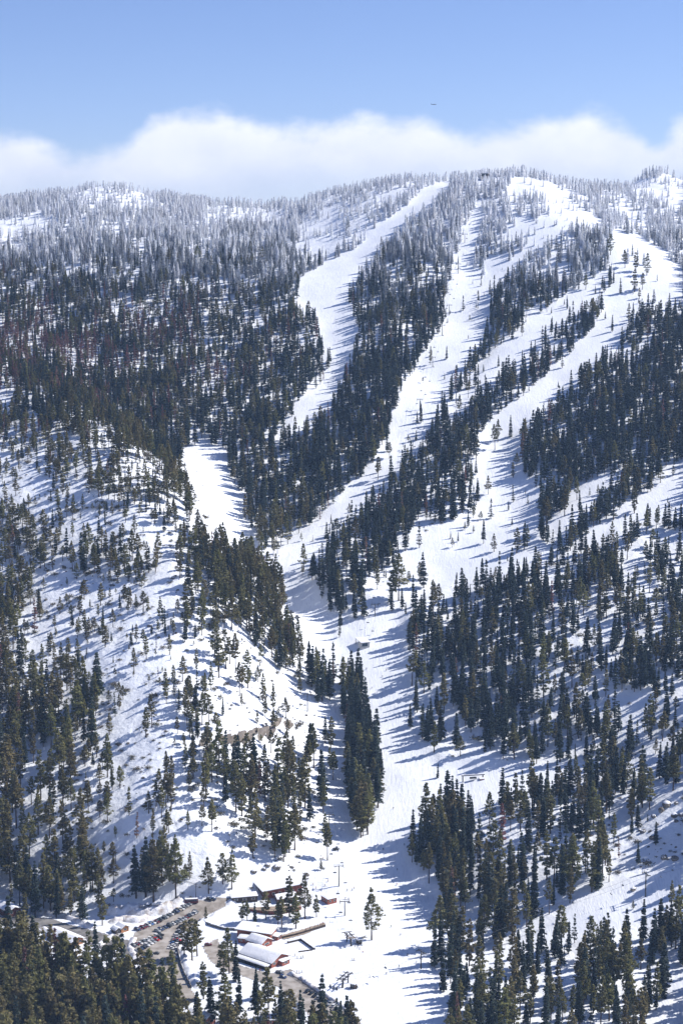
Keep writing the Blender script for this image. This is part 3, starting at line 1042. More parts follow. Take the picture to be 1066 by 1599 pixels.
def scatter_group(name, coll):
    ng = bpy.data.node_groups.new(name, 'GeometryNodeTree')
    ng.interface.new_socket('Geometry', in_out='INPUT', socket_type='NodeSocketGeometry')
    ng.interface.new_socket('Geometry', in_out='OUTPUT', socket_type='NodeSocketGeometry')
    gi = ng.nodes.new('NodeGroupInput')
    go = ng.nodes.new('NodeGroupOutput')
    iop = ng.nodes.new('GeometryNodeInstanceOnPoints')
    ci = ng.nodes.new('GeometryNodeCollectionInfo')
    ci.inputs['Collection'].default_value = coll
    ci.inputs['Separate Children'].default_value = True
    ci.inputs['Reset Children'].default_value = True

    def at(nm, ty):
        n = ng.nodes.new('GeometryNodeInputNamedAttribute')
        n.data_type = ty
        n.inputs['Name'].default_value = nm
        return [o for o in n.outputs if o.enabled and o.name == 'Attribute'][0]
    mp = ng.nodes.new('GeometryNodeMeshToPoints')
    ng.links.new(gi.outputs[0], mp.inputs[0])
    ng.links.new(mp.outputs[0], iop.inputs['Points'])
    ng.links.new(ci.outputs[0], iop.inputs['Instance'])
    iop.inputs['Pick Instance'].default_value = True
    ng.links.new(at('pid', 'INT'), iop.inputs['Instance Index'])
    cr = ng.nodes.new('ShaderNodeCombineXYZ')
    ng.links.new(at('rot', 'FLOAT'), cr.inputs[2])
    ng.links.new(at('lean', 'FLOAT'), cr.inputs[0])
    ng.links.new(cr.outputs[0], iop.inputs['Rotation'])
    cs = ng.nodes.new('ShaderNodeCombineXYZ')
    s = at('scl', 'FLOAT')
    mu = ng.nodes.new('ShaderNodeMath')
    mu.operation = 'MULTIPLY'
    ng.links.new(s, mu.inputs[0])
    ng.links.new(at('wid', 'FLOAT'), mu.inputs[1])
    ng.links.new(mu.outputs[0], cs.inputs[0])
    ng.links.new(mu.outputs[0], cs.inputs[1])
    ng.links.new(s, cs.inputs[2])
    ng.links.new(cs.outputs[0], iop.inputs['Scale'])
    ng.links.new(iop.outputs[0], go.inputs[0])
    return ng


md = wood.modifiers.new('scatter', 'NODES')
md.node_group = scatter_group('wood_scatter', proto_col)

IND = []      # the individual trees, for labelling


def plant(p, h, kd, var, rz, lab=None, wid=1.0):
    cr, tr = NEAR[kd][var % len(NEAR[kd])]
    o = empty('pine_tree', (p[0], p[1], p[2] - 0.2), rz)
    s = h / HREF
    o.scale = (s * wid, s * wid, s)
    o.rotation_euler = (random.gauss(0, 0.02), random.gauss(0, 0.02), rz)
    for nm, me_ in (('trunk', tr), ('crown', cr)):
        c = bpy.data.objects.new(nm, me_)
        COL.objects.link(c)
        c.parent = o
    IND.append((o, kd, h, lab))
    return o


for p, h, kd, var, lab in hero:
    plant(p, h, kd, var, random.uniform(0, 6.28), lab, 1.0 if kd == 'open' else (1.25 if kd == 'pine' else 1.1))
for i in pick:
    kd = kind[i]
    if kd in ('half', 'frost'):
        kd = 'fir'
    if kd == 'pine' and random.random() < 0.4:
        kd = 'open'
    if kd == 'brown' and random.random() < 0.4:
        kd = 'bare'
    plant((TX[i], TY[i], TZ[i]), TH[i], kd, random.randrange(6), random.uniform(0, 6.28), None, random.uniform(0.85, 1.15))
print('TREES', len(TX), 'individual', len(IND))

# ------------------------------------------------------------------ roads and the car park
M['gravel'] = noisy('gravel_ground', (0.23, 0.20, 0.17), (0.42, 0.385, 0.35), 0.16, 0.9, bump=0.03, bscale=3, detail=8)
M['asphalt'] = noisy('wet_asphalt', (0.13, 0.125, 0.125), (0.23, 0.22, 0.21), 0.25, 0.8)
M['dirty_snow'] = noisy('dirty_snow', (0.80, 0.80, 0.82), (0.36, 0.30, 0.25), 0.22, 0.8, bump=0.4, bscale=0.7, lo=0.46, hi=0.72)
M['redwood'] = noisy('red_brown_boards', (0.15, 0.045, 0.032), (0.24, 0.075, 0.052), 0.8, 0.75, stretch=(1, 1, 0.2))
M['orangewood'] = noisy('orange_boards', (0.34, 0.145, 0.055), (0.46, 0.21, 0.085), 0.8, 0.7, stretch=(1, 1, 0.2))
M['brick'] = noisy('brick_red_wall', (0.25, 0.075, 0.05), (0.36, 0.12, 0.078), 1.5, 0.85)
M['darkwood'] = noisy('dark_timber', (0.035, 0.026, 0.022), (0.075, 0.055, 0.045), 0.9, 0.8)
M['tanwood'] = noisy('tan_planks', (0.27, 0.21, 0.16), (0.40, 0.32, 0.25), 0.9, 0.8)
M['roofsnow'] = noisy('roof_snow', (0.86, 0.87, 0.90), (0.80, 0.82, 0.86), 0.3, 0.6, bump=0.15, bscale=0.6)
M['glass'] = mat('window_glass', (0.05, 0.07, 0.09), 0.15, 0, 0.6)
M['trim'] = mat('pale_trim', (0.55, 0.50, 0.44), 0.6)
M['steel'] = noisy('dark_galvanised_steel', (0.05, 0.052, 0.055), (0.10, 0.10, 0.105), 0.6, 0.5, metal=0.3)
M['palesteel'] = noisy('pale_steel', (0.38, 0.38, 0.38), (0.52, 0.52, 0.50), 0.6, 0.5)
M['rubber'] = mat('tyre_rubber', (0.02, 0.02, 0.02), 0.8)
M['cable'] = mat('wire_rope', (0.10, 0.10, 0.11), 0.5, 0.4)
M['rock'] = noisy('granite', (0.085, 0.078, 0.074), (0.26, 0.235, 0.21), 0.45, 0.9, bump=0.25, bscale=1.2)
M['tanrock'] = noisy('weathered_tan_granite', (0.20, 0.165, 0.135), (0.46, 0.41, 0.35), 0.35, 0.9, bump=0.5, bscale=0.7, stretch=(0.5, 1, 1.5))
M['chair'] = mat('chair_metal', (0.16, 0.17, 0.19), 0.5, 0.3)
M['green'] = mat('green_paint', (0.05, 0.30, 0.12), 0.5)
M['blue'] = mat('blue_tarp', (0.04, 0.16, 0.42), 0.6)
M['concrete'] = noisy('concrete_wall', (0.09, 0.085, 0.085), (0.17, 0.16, 0.155), 0.5, 0.9)


def wpoly(px):
    return [tuple(ground_at(u, v)[:2]) for u, v in px]


def drape(name, px, m, dz=0.12, step=1.2):
    P = wpoly(px)
    xs = [p[0] for p in P]
    ys_ = [p[1] for p in P]
    gx_ = np.arange(min(xs), max(xs) + step, step)
    gy_ = np.arange(min(ys_), max(ys_) + step, step)
    A, Bq = np.meshgrid(gx_, gy_)
    ins = in_poly(A + 0.7 * fbm(A, Bq, 7, 2), Bq + 0.7 * fbm(A + 40, Bq, 7, 2), P)
    z = gz(A, Bq) + dz
    id_ = np.arange(A.size).reshape(A.shape)
    q = np.stack([id_[:-1, :-1], id_[:-1, 1:], id_[1:, 1:], id_[1:, :-1]], -1)
    ok = ins[:-1, :-1] | ins[1:, 1:]
    q = q[ok]
    used = np.unique(q)
    mp = np.zeros(A.size, int)
    mp[used] = np.arange(len(used))
    V_ = np.stack([A.ravel(), Bq.ravel(), z.ravel()], 1)[used]
    o = bpy.data.objects.new(name, np_mesh(name, V_, mp[q], [m], None, True))
    COL.objects.link(o)
    tag(o, kind='structure')
    return o


drape('car_park', [(214, 1498), (204, 1478), (212, 1456), (258, 1430), (296, 1411), (330, 1403), (362, 1403), (350, 1416), (322, 1430), (302, 1444), (282, 1460), (277, 1490), (284, 1520), (296, 1545), (308, 1562), (290, 1570), (262, 1542), (234, 1524)], M['gravel'], 0.14)
drape('road', [(-60, 1424), (45, 1431), (95, 1441), (150, 1455), (214, 1474), (218, 1496), (160, 1476), (100, 1455), (45, 1446), (-60, 1442)], M['asphalt'], 0.10)
drape('driveway', [(318, 1478), (338, 1466), (346, 1486), (372, 1508), (420, 1521), (452, 1514), (470, 1527), (486, 1546), (530, 1576), (580, 1612), (520, 1630), (474, 1572), (436, 1540), (392, 1528), (345, 1512), (330, 1500)], M['gravel'], 0.12)
drape('walkway', [(440, 1461), (473, 1452), (506, 1441), (508, 1446), (476, 1459), (444, 1467)], M['tanwood'], 0.35, 1.0)


def sweep(name, px, w, h, m, seed=0, lump=0.5, step=1.2, kind='structure'):
    """a lumpy bank of ploughed snow along a line"""
    P = [ground_at(u, v) for u, v in px]
    line = []
    for a, b in zip(P[:-1], P[1:]):
        n = max(1, int((b - a).length / step))
        for i in range(n):
            line.append(a.lerp(b, i / n))
    line.append(P[-1])
    K = 9
    Vv_, F_ = [], []
    for i, p in enumerate(line):
        d = (line[min(i + 1, len(line) - 1)] - line[max(i - 1, 0)])
        nrm = Vector((-d.y, d.x, 0)).normalized()
        e = min(1, i / 3, (len(line) - 1 - i) / 3)
        for k in range(K):
            s = -1 + 2 * k / (K - 1)
            q = p + nrm * s * w / 2
            hh = (1 - s * s) * h * max(e, 0.02) * (1 + lump * float(fbm(np.array([q.x + seed]), np.array([q.y]), 4.0, 2)[0]) * 1.6)
            Vv_.append((q.x, q.y, float(gz(q.x, q.y)) - 0.25 + max(hh, 0)))
    n = len(line)
    for i in range(n - 1):
        for k in range(K - 1):
            F_.append((i * K + k, i * K + k + 1, (i + 1) * K + k + 1, (i + 1) * K + k))
    o = bpy.data.objects.new(name, np_mesh(name, Vv_, F_, [m], None, True))
    COL.objects.link(o)
    if kind:
        tag(o, kind=kind)
    return o


for i, (px, w, h) in enumerate([
    ([(165, 1424), (200, 1420), (235, 1425), (262, 1419), (290, 1406)], 13, 3.4),
    ([(170, 1442), (192, 1435), (215, 1438), (235, 1430)], 9, 2.4),
    ([(45, 1427), (70, 1427), (95, 1430), (125, 1441), (150, 1450)], 6, 2.8),
    ([(55, 1452), (80, 1462)], 4, 1.5),
    ([(150, 1480), (176, 1462), (208, 1462)], 6, 1.6),
    ([(214, 1500), (204, 1480), (210, 1462)], 5, 1.5),
    ([(60, 1449), (100, 1458), (158, 1479), (205, 1499)], 4.5, 1.3),
    ([(238, 1526), (262, 1543), (288, 1572)], 5, 1.4),
    ([(448, 1519), (470, 1528), (492, 1545), (520, 1562), (545, 1580)], 4.5, 2.0),
    ([(300, 1450), (325, 1437), (352, 1421)], 7, 1.8),
    ([(286, 1480), (296, 1515), (312, 1545)], 7, 1.6),
    ([(352, 1413), (380, 1400), (396, 1396)], 6, 2.0)]):
    sweep('snow_bank', px, w, h, M['dirty_snow'] if i < 9 else M['roofsnow'], i * 31)


# ------------------------------------------------------------------ walls, fences
def wall_line(name, px, h, th, m, label, cat, capm=None, posts=None, group=None, base=-0.4):
    P = [ground_at(u, v) for u, v in px]
    root = empty(name, P[0])
    inv = P[0]
    mb = MB()
    cb = MB()
    for a, b in zip(P[:-1], P[1:]):
        n = max(1, int((b - a).length / 4))
        for i in range(n):
            p, q = a.lerp(b, i / n) - inv, a.lerp(b, (i + 1) / n) - inv
            d = q - p
            mid = (p + q) / 2
            rz = math.atan2(d.y, d.x)
            L_ = math.hypot(d.x, d.y)
            if posts:
                for k in (0.3, 0.62, 0.94):
                    mb.box((mid.x, mid.y, mid.z + h * k), (L_ + 0.02, th * 0.5, 0.16), rz)
            else:
                mb.box((mid.x, mid.y, mid.z + (h + base) / 2), (L_ + 0.02, th, h - base), rz)
                if capm:
                    cb.box((mid.x, mid.y, mid.z + h + 0.16), (L_ + 0.03, th + 0.25, 0.3), rz)
    mb.build('rails' if posts else 'wall_face', m, root)
    if cb.v:
        cb.build('snow_cap', capm, root)
    if posts:
        for a, b in zip(P[:-1], P[1:]):
            n = max(1, int((b - a).length / posts))
            for i in range(n + 1):
                p = a.lerp(b, i / n) - inv
                pb = MB()
                pb.box((p.x, p.y, p.z + h / 2), (0.16, 0.16, h + 0.3))
                pb.build('post', m, root)
    tag(root, label, cat, group)
    return root


wall_line('retaining_wall', [(277, 1478), (280, 1500), (288, 1522), (299, 1543)], 1.6, 0.5, M['concrete'], 'dark curved retaining wall along the right edge of the car park', 'wall')
wall_line('retaining_wall', [(312, 1438), (330, 1446), (350, 1452), (372, 1453)], 1.5, 0.5, M['concrete'], 'dark retaining wall below the snowy mound between car park and ticket building', 'wall', M['roofsnow'])
wall_line('retaining_wall', [(440, 1466), (462, 1461), (476, 1457), (508, 1447)], 1.5, 0.4, M['darkwood'], 'dark timber wall holding up the plank walkway', 'wall')
wall_line('snow_pen', [(449, 1473), (470, 1468), (491, 1483)], 1.3, 1.0, M['darkwood'], 'dark three-sided snow-play pen on the flat snow right of the lodges', 'pen', M['roofsnow'])
wall_line('snow_pen', [(466, 1487), (488, 1484)], 0.7, 0.5, M['darkwood'], 'low dark barrier closing the lower side of the snow-play pen', 'barrier')
wall_line('rail_fence', [(452, 1522), (480, 1541), (512, 1562), (540, 1580)], 1.2, 0.12, M['darkwood'], 'thin rail fence on the snow bank above the roadside cars', 'fence', posts=5.0)


# ------------------------------------------------------------------ buildings
def slab(mb, pts, th, mi=0):
    """a thick sheet from four top corners"""
    pts = [Vector(p) for p in pts]
    lo = [p - Vector((0, 0, th)) for p in pts]
    mb.add([*lo, *pts], [(3, 2, 1, 0), (4, 5, 6, 7), (0, 1, 5, 4), (1, 2, 6, 5), (2, 3, 7, 6), (3, 0, 4, 7)], mi)


def rounded_snow(pts, th, n=6, seed=0):
    """snow lying on a roof plane: thick in the middle, rounded at the rim"""
    p = [Vector(q) for q in pts]
    mb = MB()
    N = 8
    r = random.Random(seed)
    vs = []
    for i in range(N + 1):
        for j in range(N + 1):
            a, b = i / N, j / N
            q = p[0].lerp(p[1], a).lerp(p[3].lerp(p[2], a), b)
            e = min(a, 1 - a, b, 1 - b) * N
            h = th * (0.35 if e < 0.5 else (0.85 if e < 1.5 else 1.0)) * r.uniform(0.9, 1.12)
            vs.append(q + Vector((0, 0, h)))
    fs = [(i * (N + 1) + j, (i + 1) * (N + 1) + j, (i + 1) * (N + 1) + j + 1, i * (N + 1) + j + 1) for i in range(N) for j in range(N)]
    mb.add(vs, fs)
    # skirt down to the boards
    ring = [(i, 0) for i in range(N)] + [(N, j) for j in range(N)] + [(i, N) for i in range(N, 0, -1)] + [(0, j) for j in range(N, 0, -1)]
    top = [vs[i * (N + 1) + j] for i, j in ring]
    bot = []
    for i, j in ring:
        a, b = i / N, j / N
        bot.append(p[0].lerp(p[1], a).lerp(p[3].lerp(p[2], a), b) + Vector((0, 0, 0.003)))
    k = len(ring)
    mb.add(bot + top, [(i, (i + 1) % k, k + (i + 1) % k, k + i) for i in range(k)])
    return mb


def wall_opening(mb_f, mb_p, a, b, t0, t1, z0, z1, out):
    """a frame and pane standing 6 cm proud of the wall from a to b"""
    d = (b - a)
    nrm = out
    p, q = a + d * t0 + nrm * 0.05, a + d * t1 + nrm * 0.05
    c = (p + q) / 2
    L_ = (q - p).length
    rz = math.atan2(d.y, d.x)
    mb_f.box((c.x, c.y, (z0 + z1) / 2), (L_, 0.10, z1 - z0), rz)
    c2 = c + nrm * 0.06
    mb_p.box((c2.x, c2.y, (z0 + z1) / 2), (L_ * 0.8, 0.06, (z1 - z0) * 0.82), rz)


def building(name, near, rot, lx, ly, h, roof, wallm, label, cat='building', pitch=0.3, over=1.0, snow=0.7, wins=(3, 4), door=None, porch=None, chimney=None, rise=None, drop=0.0):
    """near = photo pixel of the near ground corner; local x runs at angle rot to the right and away, y to the left and away"""
    g = ground_at(*near)
    root = empty(name, (g.x, g.y, g.z - drop), R(rot))
    tag(root, label, cat)
    wb = MB()
    z0 = -1.5
    C_ = [Vector((0, 0, 0)), Vector((lx, 0, 0)), Vector((lx, ly, 0)), Vector((0, ly, 0))]
    if roof == 'gable_y':
        top = lx / 2 * pitch
        for a, b, g1 in ((0, 1, True), (1, 2, False), (2, 3, True), (3, 0, False)):
            p, q = C_[a], C_[b]
            if g1:
                m_ = (p + q) / 2
                wb.add([(p.x, p.y, z0), (q.x, q.y, z0), (q.x, q.y, h), (m_.x, m_.y, h + top), (p.x, p.y, h)], [(0, 1, 2, 3, 4)])
            else:
                wb.add([(p.x, p.y, z0), (q.x, q.y, z0), (q.x, q.y, h), (p.x, p.y, h)], [(0, 1, 2, 3)])
        o = over
        zo = h - o * pitch
        planes = [[(-o, -o, zo), (lx / 2, -o, h + top), (lx / 2, ly + o, h + top), (-o, ly + o, zo)], [(lx / 2, -o, h + top), (lx + o, -o, zo), (lx + o, ly + o, zo), (lx / 2, ly + o, h + top)]]
    elif roof == 'gable_x':
        top = ly / 2 * pitch
        for a, b, g1 in ((0, 1, False), (1, 2, True), (2, 3, False), (3, 0, True)):
            p, q = C_[a], C_[b]
            if g1:
                m_ = (p + q) / 2
                wb.add([(p.x, p.y, z0), (q.x, q.y, z0), (q.x, q.y, h), (m_.x, m_.y, h + top), (p.x, p.y, h)], [(0, 1, 2, 3, 4)])
            else:
                wb.add([(p.x, p.y, z0), (q.x, q.y, z0), (q.x, q.y, h), (p.x, p.y, h)], [(0, 1, 2, 3)])
        o = over
        zo = h - o * pitch
        planes = [[(-o, -o, zo), (lx + o, -o, zo), (lx + o, ly / 2, h + top), (-o, ly / 2, h + top)], [(-o, ly / 2, h + top), (lx + o, ly / 2, h + top), (lx + o, ly + o, zo), (-o, ly + o, zo)]]
    else:
        rs = rise if rise is not None else (0, 0, 0, 0)
        H_ = [h + r_ for r_ in rs]
        for a, b in ((0, 1), (1, 2), (2, 3), (3, 0)):
            p, q = C_[a], C_[b]
            wb.add([(p.x, p.y, z0), (q.x, q.y, z0), (q.x, q.y, H_[b]), (p.x, p.y, H_[a])], [(0, 1, 2, 3)])
        o = over
        planes = [[(-o, -o, H_[0] + 0.05), (lx + o, -o, H_[1] + 0.05), (lx + o, ly + o, H_[2] + 0.05), (-o, ly + o, H_[3] + 0.05)]]
    wb.build('wall', wallm, root)
    rb = MB()
    for pl in planes:
        slab(rb, [(x, y, z + 0.32) for x, y, z in pl], 0.3)
    ro = rb.build('roof', M['darkwood'], root)
    for k, pl in enumerate(planes):
        sb = rounded_snow([(x, y, z + 0.32) for x, y, z in pl], snow, seed=k)
        sb.build('roof_snow', M['roofsnow'], ro, True)
    # windows in the two faces that look to the valley
    out_x, out_y = Vector((0, -1, 0)), Vector((-1, 0, 0))
    for cnt, (a, b), out in ((wins[0], (C_[0], C_[1]), out_x), (wins[1], (C_[3], C_[0]), out_y)):
        for k in range(cnt):
            t0 = (k + 0.28) / cnt
            t1 = (k + 0.72) / cnt
            if door == ('x' if out is out_x else 'y') and k == cnt // 2:
                fb, pb = MB(), MB()
                L_ = (b - a).length
                mid = (t0 + t1) / 2
                hw = min(1.1 / L_, 0.3 / cnt)
                wall_opening(fb, pb, a, b, mid - hw, mid + hw, 0.0, 2.3, out)
                f = fb.build('door', M['darkwood'], root)
                pb.build('door_glass', M['glass'], f)
                continue
            fb, pb = MB(), MB()
            zz = h * 0.42
            wall_opening(fb, pb, a, b, t0, t1, zz, min(zz + 1.5, h - 0.4), out)
            f = fb.build('window', M['trim'], root)
            pb.build('pane', M['glass'], f)
    if porch:
        depth, hh, ncol = porch     # along the y face (x < 0)
        pr = MB()
        slab(pr, [(-depth, -0.5, hh - 0.5), (0.0, -0.5, hh + 0.35), (0.0, ly + 0.5, hh + 0.35), (-depth, ly + 0.5, hh - 0.5)], 0.25)
        pc = pr.build('porch_roof', M['darkwood'], root)
        rounded_snow([(-depth, -0.5, hh - 0.5), (-over - 0.2, -0.5, hh + 0.1), (-over - 0.2, ly + 0.5, hh + 0.1), (-depth, ly + 0.5, hh - 0.5)], snow * 0.8).build('porch_snow', M['roofsnow'], pc, True)
        for k in range(ncol):
            cb = MB()
            cb.box((-depth + 0.3, 0.2 + (ly - 0.4) * k / (ncol - 1), (hh - 1.0) / 2 - 0.2), (0.35, 0.35, hh - 0.6))
            cb.build('porch_column', M['darkwood'], root)
        fb = MB()
        fb.box((-depth / 2, ly / 2, 0.1), (depth, ly, 0.25))
        fb.build('porch_deck', M['darkwood'], root)
    if chimney:
        cx, cy_, cw, ch = chimney
        cb = MB()
        cb.box((cx, cy_, h + ch / 2), (cw, cw, ch))
        c = cb.build('chimney', M['brick'], root)
        cb = MB()
        cb.box((cx, cy_, h + ch + 0.2), (cw * 1.15, cw * 1.15, 0.4))
        cb.build('chimney_snow', M['roofsnow'], c)
    return root


building('lodge', (412, 1404), 23, 27, 20, 5.2, 'slope', M['redwood'], 'large red-brown lodge with a wide flat snowy roof, highest of the base buildings', rise=(0.0, 1.6, 2.6, 1.2), wins=(6, 4), over=1.6, snow=0.9)
building('lodge_wing', (434, 1411), 23, 13, 7, 3.0, 'gable_x', M['redwood'], 'low gabled wing with snowy roof in front of the large red-brown lodge', pitch=0.45, wins=(4, 2), over=0.8)
building('service_shed', (362, 1410), 12, 17, 7, 3.0, 'slope', M['darkwood'], 'low dark shed with green panel and snowy roof left of the large lodge', cat='shed', rise=(0, 0.3, 0.6, 0.2), wins=(3, 1), over=0.4, snow=0.6)
building('food_kiosk', (512, 1413), 35, 7, 8, 3.2, 'slope', M['brick'], 'small boxy brick-red kiosk with snow on top, right of the lodge trees', cat='kiosk', rise=(0, 0, 0.4, 0.4), wins=(2, 2), over=0.2, snow=0.5)
building('ticket_building', (422, 1471), 72, 11, 22, 4.6, 'slope', M['brick'], 'brick-red building with upswept butterfly roof, behind the long-porch lodge', rise=(0.6, 1.6, 1.6, 1.2), wins=(1, 5), over=1.4, chimney=(7, 10, 1.8, 2.6))
building('ticket_annex', (398, 1475), 72, 4, 11, 2.6, 'slope', M['brick'], 'low snowy-roofed lean-to on the front of the butterfly-roofed building', cat='annex', rise=(0, 0.8, 0.8, 0), wins=(1, 3), over=0.6)
building('link_building', (408, 1482), 50, 10, 12, 3.0, 'gable_y', M['brick'], 'small gabled red building with domed snow between the two larger lodges', pitch=0.5, wins=(1, 2), over=0.7)
building('day_lodge', (424, 1512), 50, 15, 25, 3.6, 'gable_y', M['brick'], 'brick-red gabled lodge with a long dark columned porch beside the driveway', pitch=0.42, over=1.3, wins=(3, 6), door='x', porch=(5.0, 2.7, 9))
building('entry_annex', (441, 1509), 50, 6.5, 5, 2.4, 'slope', M['brick'], 'tiny flat-roofed annex on the gable end of the long-porch lodge', cat='annex', rise=(0, 0, 0.6, 0.6), wins=(1, 0), over=0.4, snow=0.5)
building('gate_booth', (433, 1469), 60, 5, 5, 2.2, 'slope', M['redwood'], 'small dark red booth with a snow cap at the right end of the ticket building', cat='booth', rise=(0, 0.3, 0.3, 0), wins=(1, 1), over=0.4, snow=0.5)
building('roadside_cabin', (112, 1479), 46, 9, 25, 3.4, 'gable_y', M['orangewood'], 'orange timber cabin with long snowy roof behind the foreground firs', pitch=0.4, over=1.2, wins=(2, 4), cat='cabin')
building('parking_kiosk', (190, 1457), 40, 5.5, 6.5, 2.8, 'gable_y', M['orangewood'], 'small orange wooden hut at the car park entrance', cat='hut', pitch=0.6, over=0.8, wins=(1, 1), snow=0.6)
building('parking_office', (181, 1459), 40, 4, 5, 2.4, 'gable_y', M['darkwood'], 'dark little hut beside the orange hut at the car park entrance', cat='hut', pitch=0.6, over=0.6, wins=(1, 1), snow=0.6)
building('roadside_house', (14, 1432), 40, 9, 16, 3.6, 'gable_y', M['redwood'], 'red house with white snowy roof at the left edge of the photo', cat='house', pitch=0.45, over=1.1, wins=(2, 3))
building('forest_house', (318, 1607), 52, 10, 13, 4.4, 'gable_y', M['brick'], 'red house with white gabled roof half hidden by the bottom firs', cat='house', pitch=0.5, over=1.1, wins=(2, 2))
building('forest_lodge', (362, 1606), 6, 31, 11, 4.4, 'gable_x', M['brick'], 'long red building with snowy roof behind the pines at the bottom edge', cat='building', pitch=0.4, over=1.3, wins=(8, 2), chimney=(22, 8, 1.4, 2.2))
building('maintenance_hut', (757, 1307), 40, 4, 5, 2.2, 'gable_y', M['blue'], 'tiny snow-roofed hut with blue side, alone on the snow right of the trees', cat='hut', pitch=0.3, over=0.5, wins=(1, 1), snow=0.6)

# terrace in front of the upper lodge
g = ground_at(404, 1424)
root = empty('terrace', g, R(8))
tag(root, 'curved plank terrace on a dark wall below the large lodge', 'terrace')
arc = [(-6 + 34 * t, 2.0 - 6.5 * math.sin(math.pi * t)) for t in np.linspace(0, 1, 12)]
poly = arc + [(28, 4), (-6, 4)]
mb = MB(); mb.prism(poly, -2.0, 1.6); mb.build('terrace_wall', M['redwood'], root)
mb = MB(); mb.prism([(x, y - 0.3 if y < 3.9 else y) for x, y in poly], 1.603, 1.9); mb.build('terrace_floor', M['tanwood'], root)
mb = MB()
for (x1, y1), (x2, y2) in zip(arc[:-1], arc[1:]):
    mb.tube((x1, y1, 2.9), (x2, y2, 2.9), 0.07, n=4)
    mb.tube((x1, y1, 1.9), (x1, y1, 2.9), 0.06, n=4)
mb.build('railing', M['darkwood'], root)

# lookout building at the summit
g = ground_at(757, 281)
root = empty('summit_station', g, R(-20))
tag(root, 'dark square station on posts at the top of the lift on the skyline', 'building')
mb = MB(); mb.box((0, 0, 7.0), (9, 7, 3.4)); mb.build('wall', M['darkwood'], root)
mb = MB(); mb.box((0, 0, 8.9), (11, 9, 0.4)); r_ = mb.build('roof', M['steel'], root)
mb = MB(); mb.box((0, 0, 9.35), (10.5, 8.5, 0.5)); mb.build('roof_snow', M['roofsnow'], r_)
for sx in (-3.8, 3.8):
    for sy in (-2.8, 2.8):
        mb = MB(); mb.tube((sx, sy, -2), (sx, sy, 5.3), 0.35, n=6); mb.build('post', M['steel'], root)
mb = MB(); mb.box((0, -3.56, 7.2), (6, 0.1, 1.4)); mb.build('window', M['glass'], root)


# ------------------------------------------------------------------ lifts
def make_tower(label, h, sc=1.0):
    root = empty('lift_tower', (0, 0, 0))
    mb = MB(); mb.tube((0, 0, -1.5), (0, 0, h), 0.42 * sc, 0.30 * sc, 10); mb.build('mast', M['steel'], root)
    mb = MB(); mb.box((0, 0, h + 0.15), (6.6, 0.4, 0.4)); mb.box((0, 0, h + 1.3), (6.2, 0.15, 0.15))
    mb.tube((-3.1, 0, h + 0.3), (-3.1, 0, h + 1.3), 0.07, n=4); mb.tube((3.1, 0, h + 0.3), (3.1, 0, h + 1.3), 0.07, n=4); mb.tube((0, 0, h + 0.3), (0, 0, h + 1.3), 0.07, n=4)
    mb.build('crossarm', M['steel'], root)
    for sx in (-3.0, 3.0):
        mb = MB(); mb.box((sx, 0, h - 0.25), (0.25, 3.4, 0.25))
        for k in range(4):
            mb.tube((sx - 0.14, -1.35 + 0.9 * k, h - 0.55), (sx + 0.14, -1.35 + 0.9 * k, h - 0.55), 0.28, n=10)
        mb.build('sheave_train', M['steel'], root)
        mb = MB(); mb.box((sx * 0.72, 0, h - 0.1), (0.5, 2.4, 0.06)); mb.build('catwalk', M['palesteel'], root)
    mb = MB()
    for sx in (-0.2, 0.2):
        mb.tube((sx, -0.5, 0.5), (sx, -0.42, h), 0.03, n=4)
    for k in range(int(h / 0.6)):
        mb.tube((-0.2, -0.48, 0.7 + 0.6 * k), (0.2, -0.48, 0.7 + 0.6 * k), 0.02, n=4)
    mb.build('ladder', M['steel'], root)
    return root


def make_chair():
    root = empty('lift_chair', (0, 0, 0))      # origin on the cable
    mb = MB(); mb.path([(0, 0, 0.1), (0, 0.1, -0.6), (0, 0.35, -1.6), (0, 0.35, -2.1)], 0.05, 5); mb.build('hanger', M['chair'], root)
    mb = MB(); mb.box((0, 0.1, -2.55), (2.2, 0.6, 0.1)); mb.build('seat', M['chair'], root)
    mb = MB(); mb.box((0, 0.42, -2.2), (2.2, 0.08, 0.65)); mb.build('backrest', M['chair'], root)
    mb = MB()
    mb.path([(-1.12, 0.4, -1.95), (-1.12, -0.35, -2.2), (1.12, -0.35, -2.2), (1.12, 0.4, -1.95), (-1.12, 0.4, -1.95)], 0.035, 4)
    mb.path([(-1.12, 0.35, -2.55), (-1.12, 0.4, -1.95)], 0.035, 4); mb.path([(1.12, 0.35, -2.55), (1.12, 0.4, -1.95)], 0.035, 4)
    mb.build('safety_bar', M['chair'], root)
    return root


def ordinal(k):
    return ['first', 'second', 'third', 'fourth', 'fifth', 'sixth', 'seventh', 'eighth', 'ninth', 'tenth', 'eleventh', 'twelfth', 'thirteenth', 'fourteenth', 'fifteenth', 'sixteenth', 'seventeenth', 'eighteenth', 'nineteenth', 'twentieth'][k] if k < 20 else '%dth' % (k + 1)


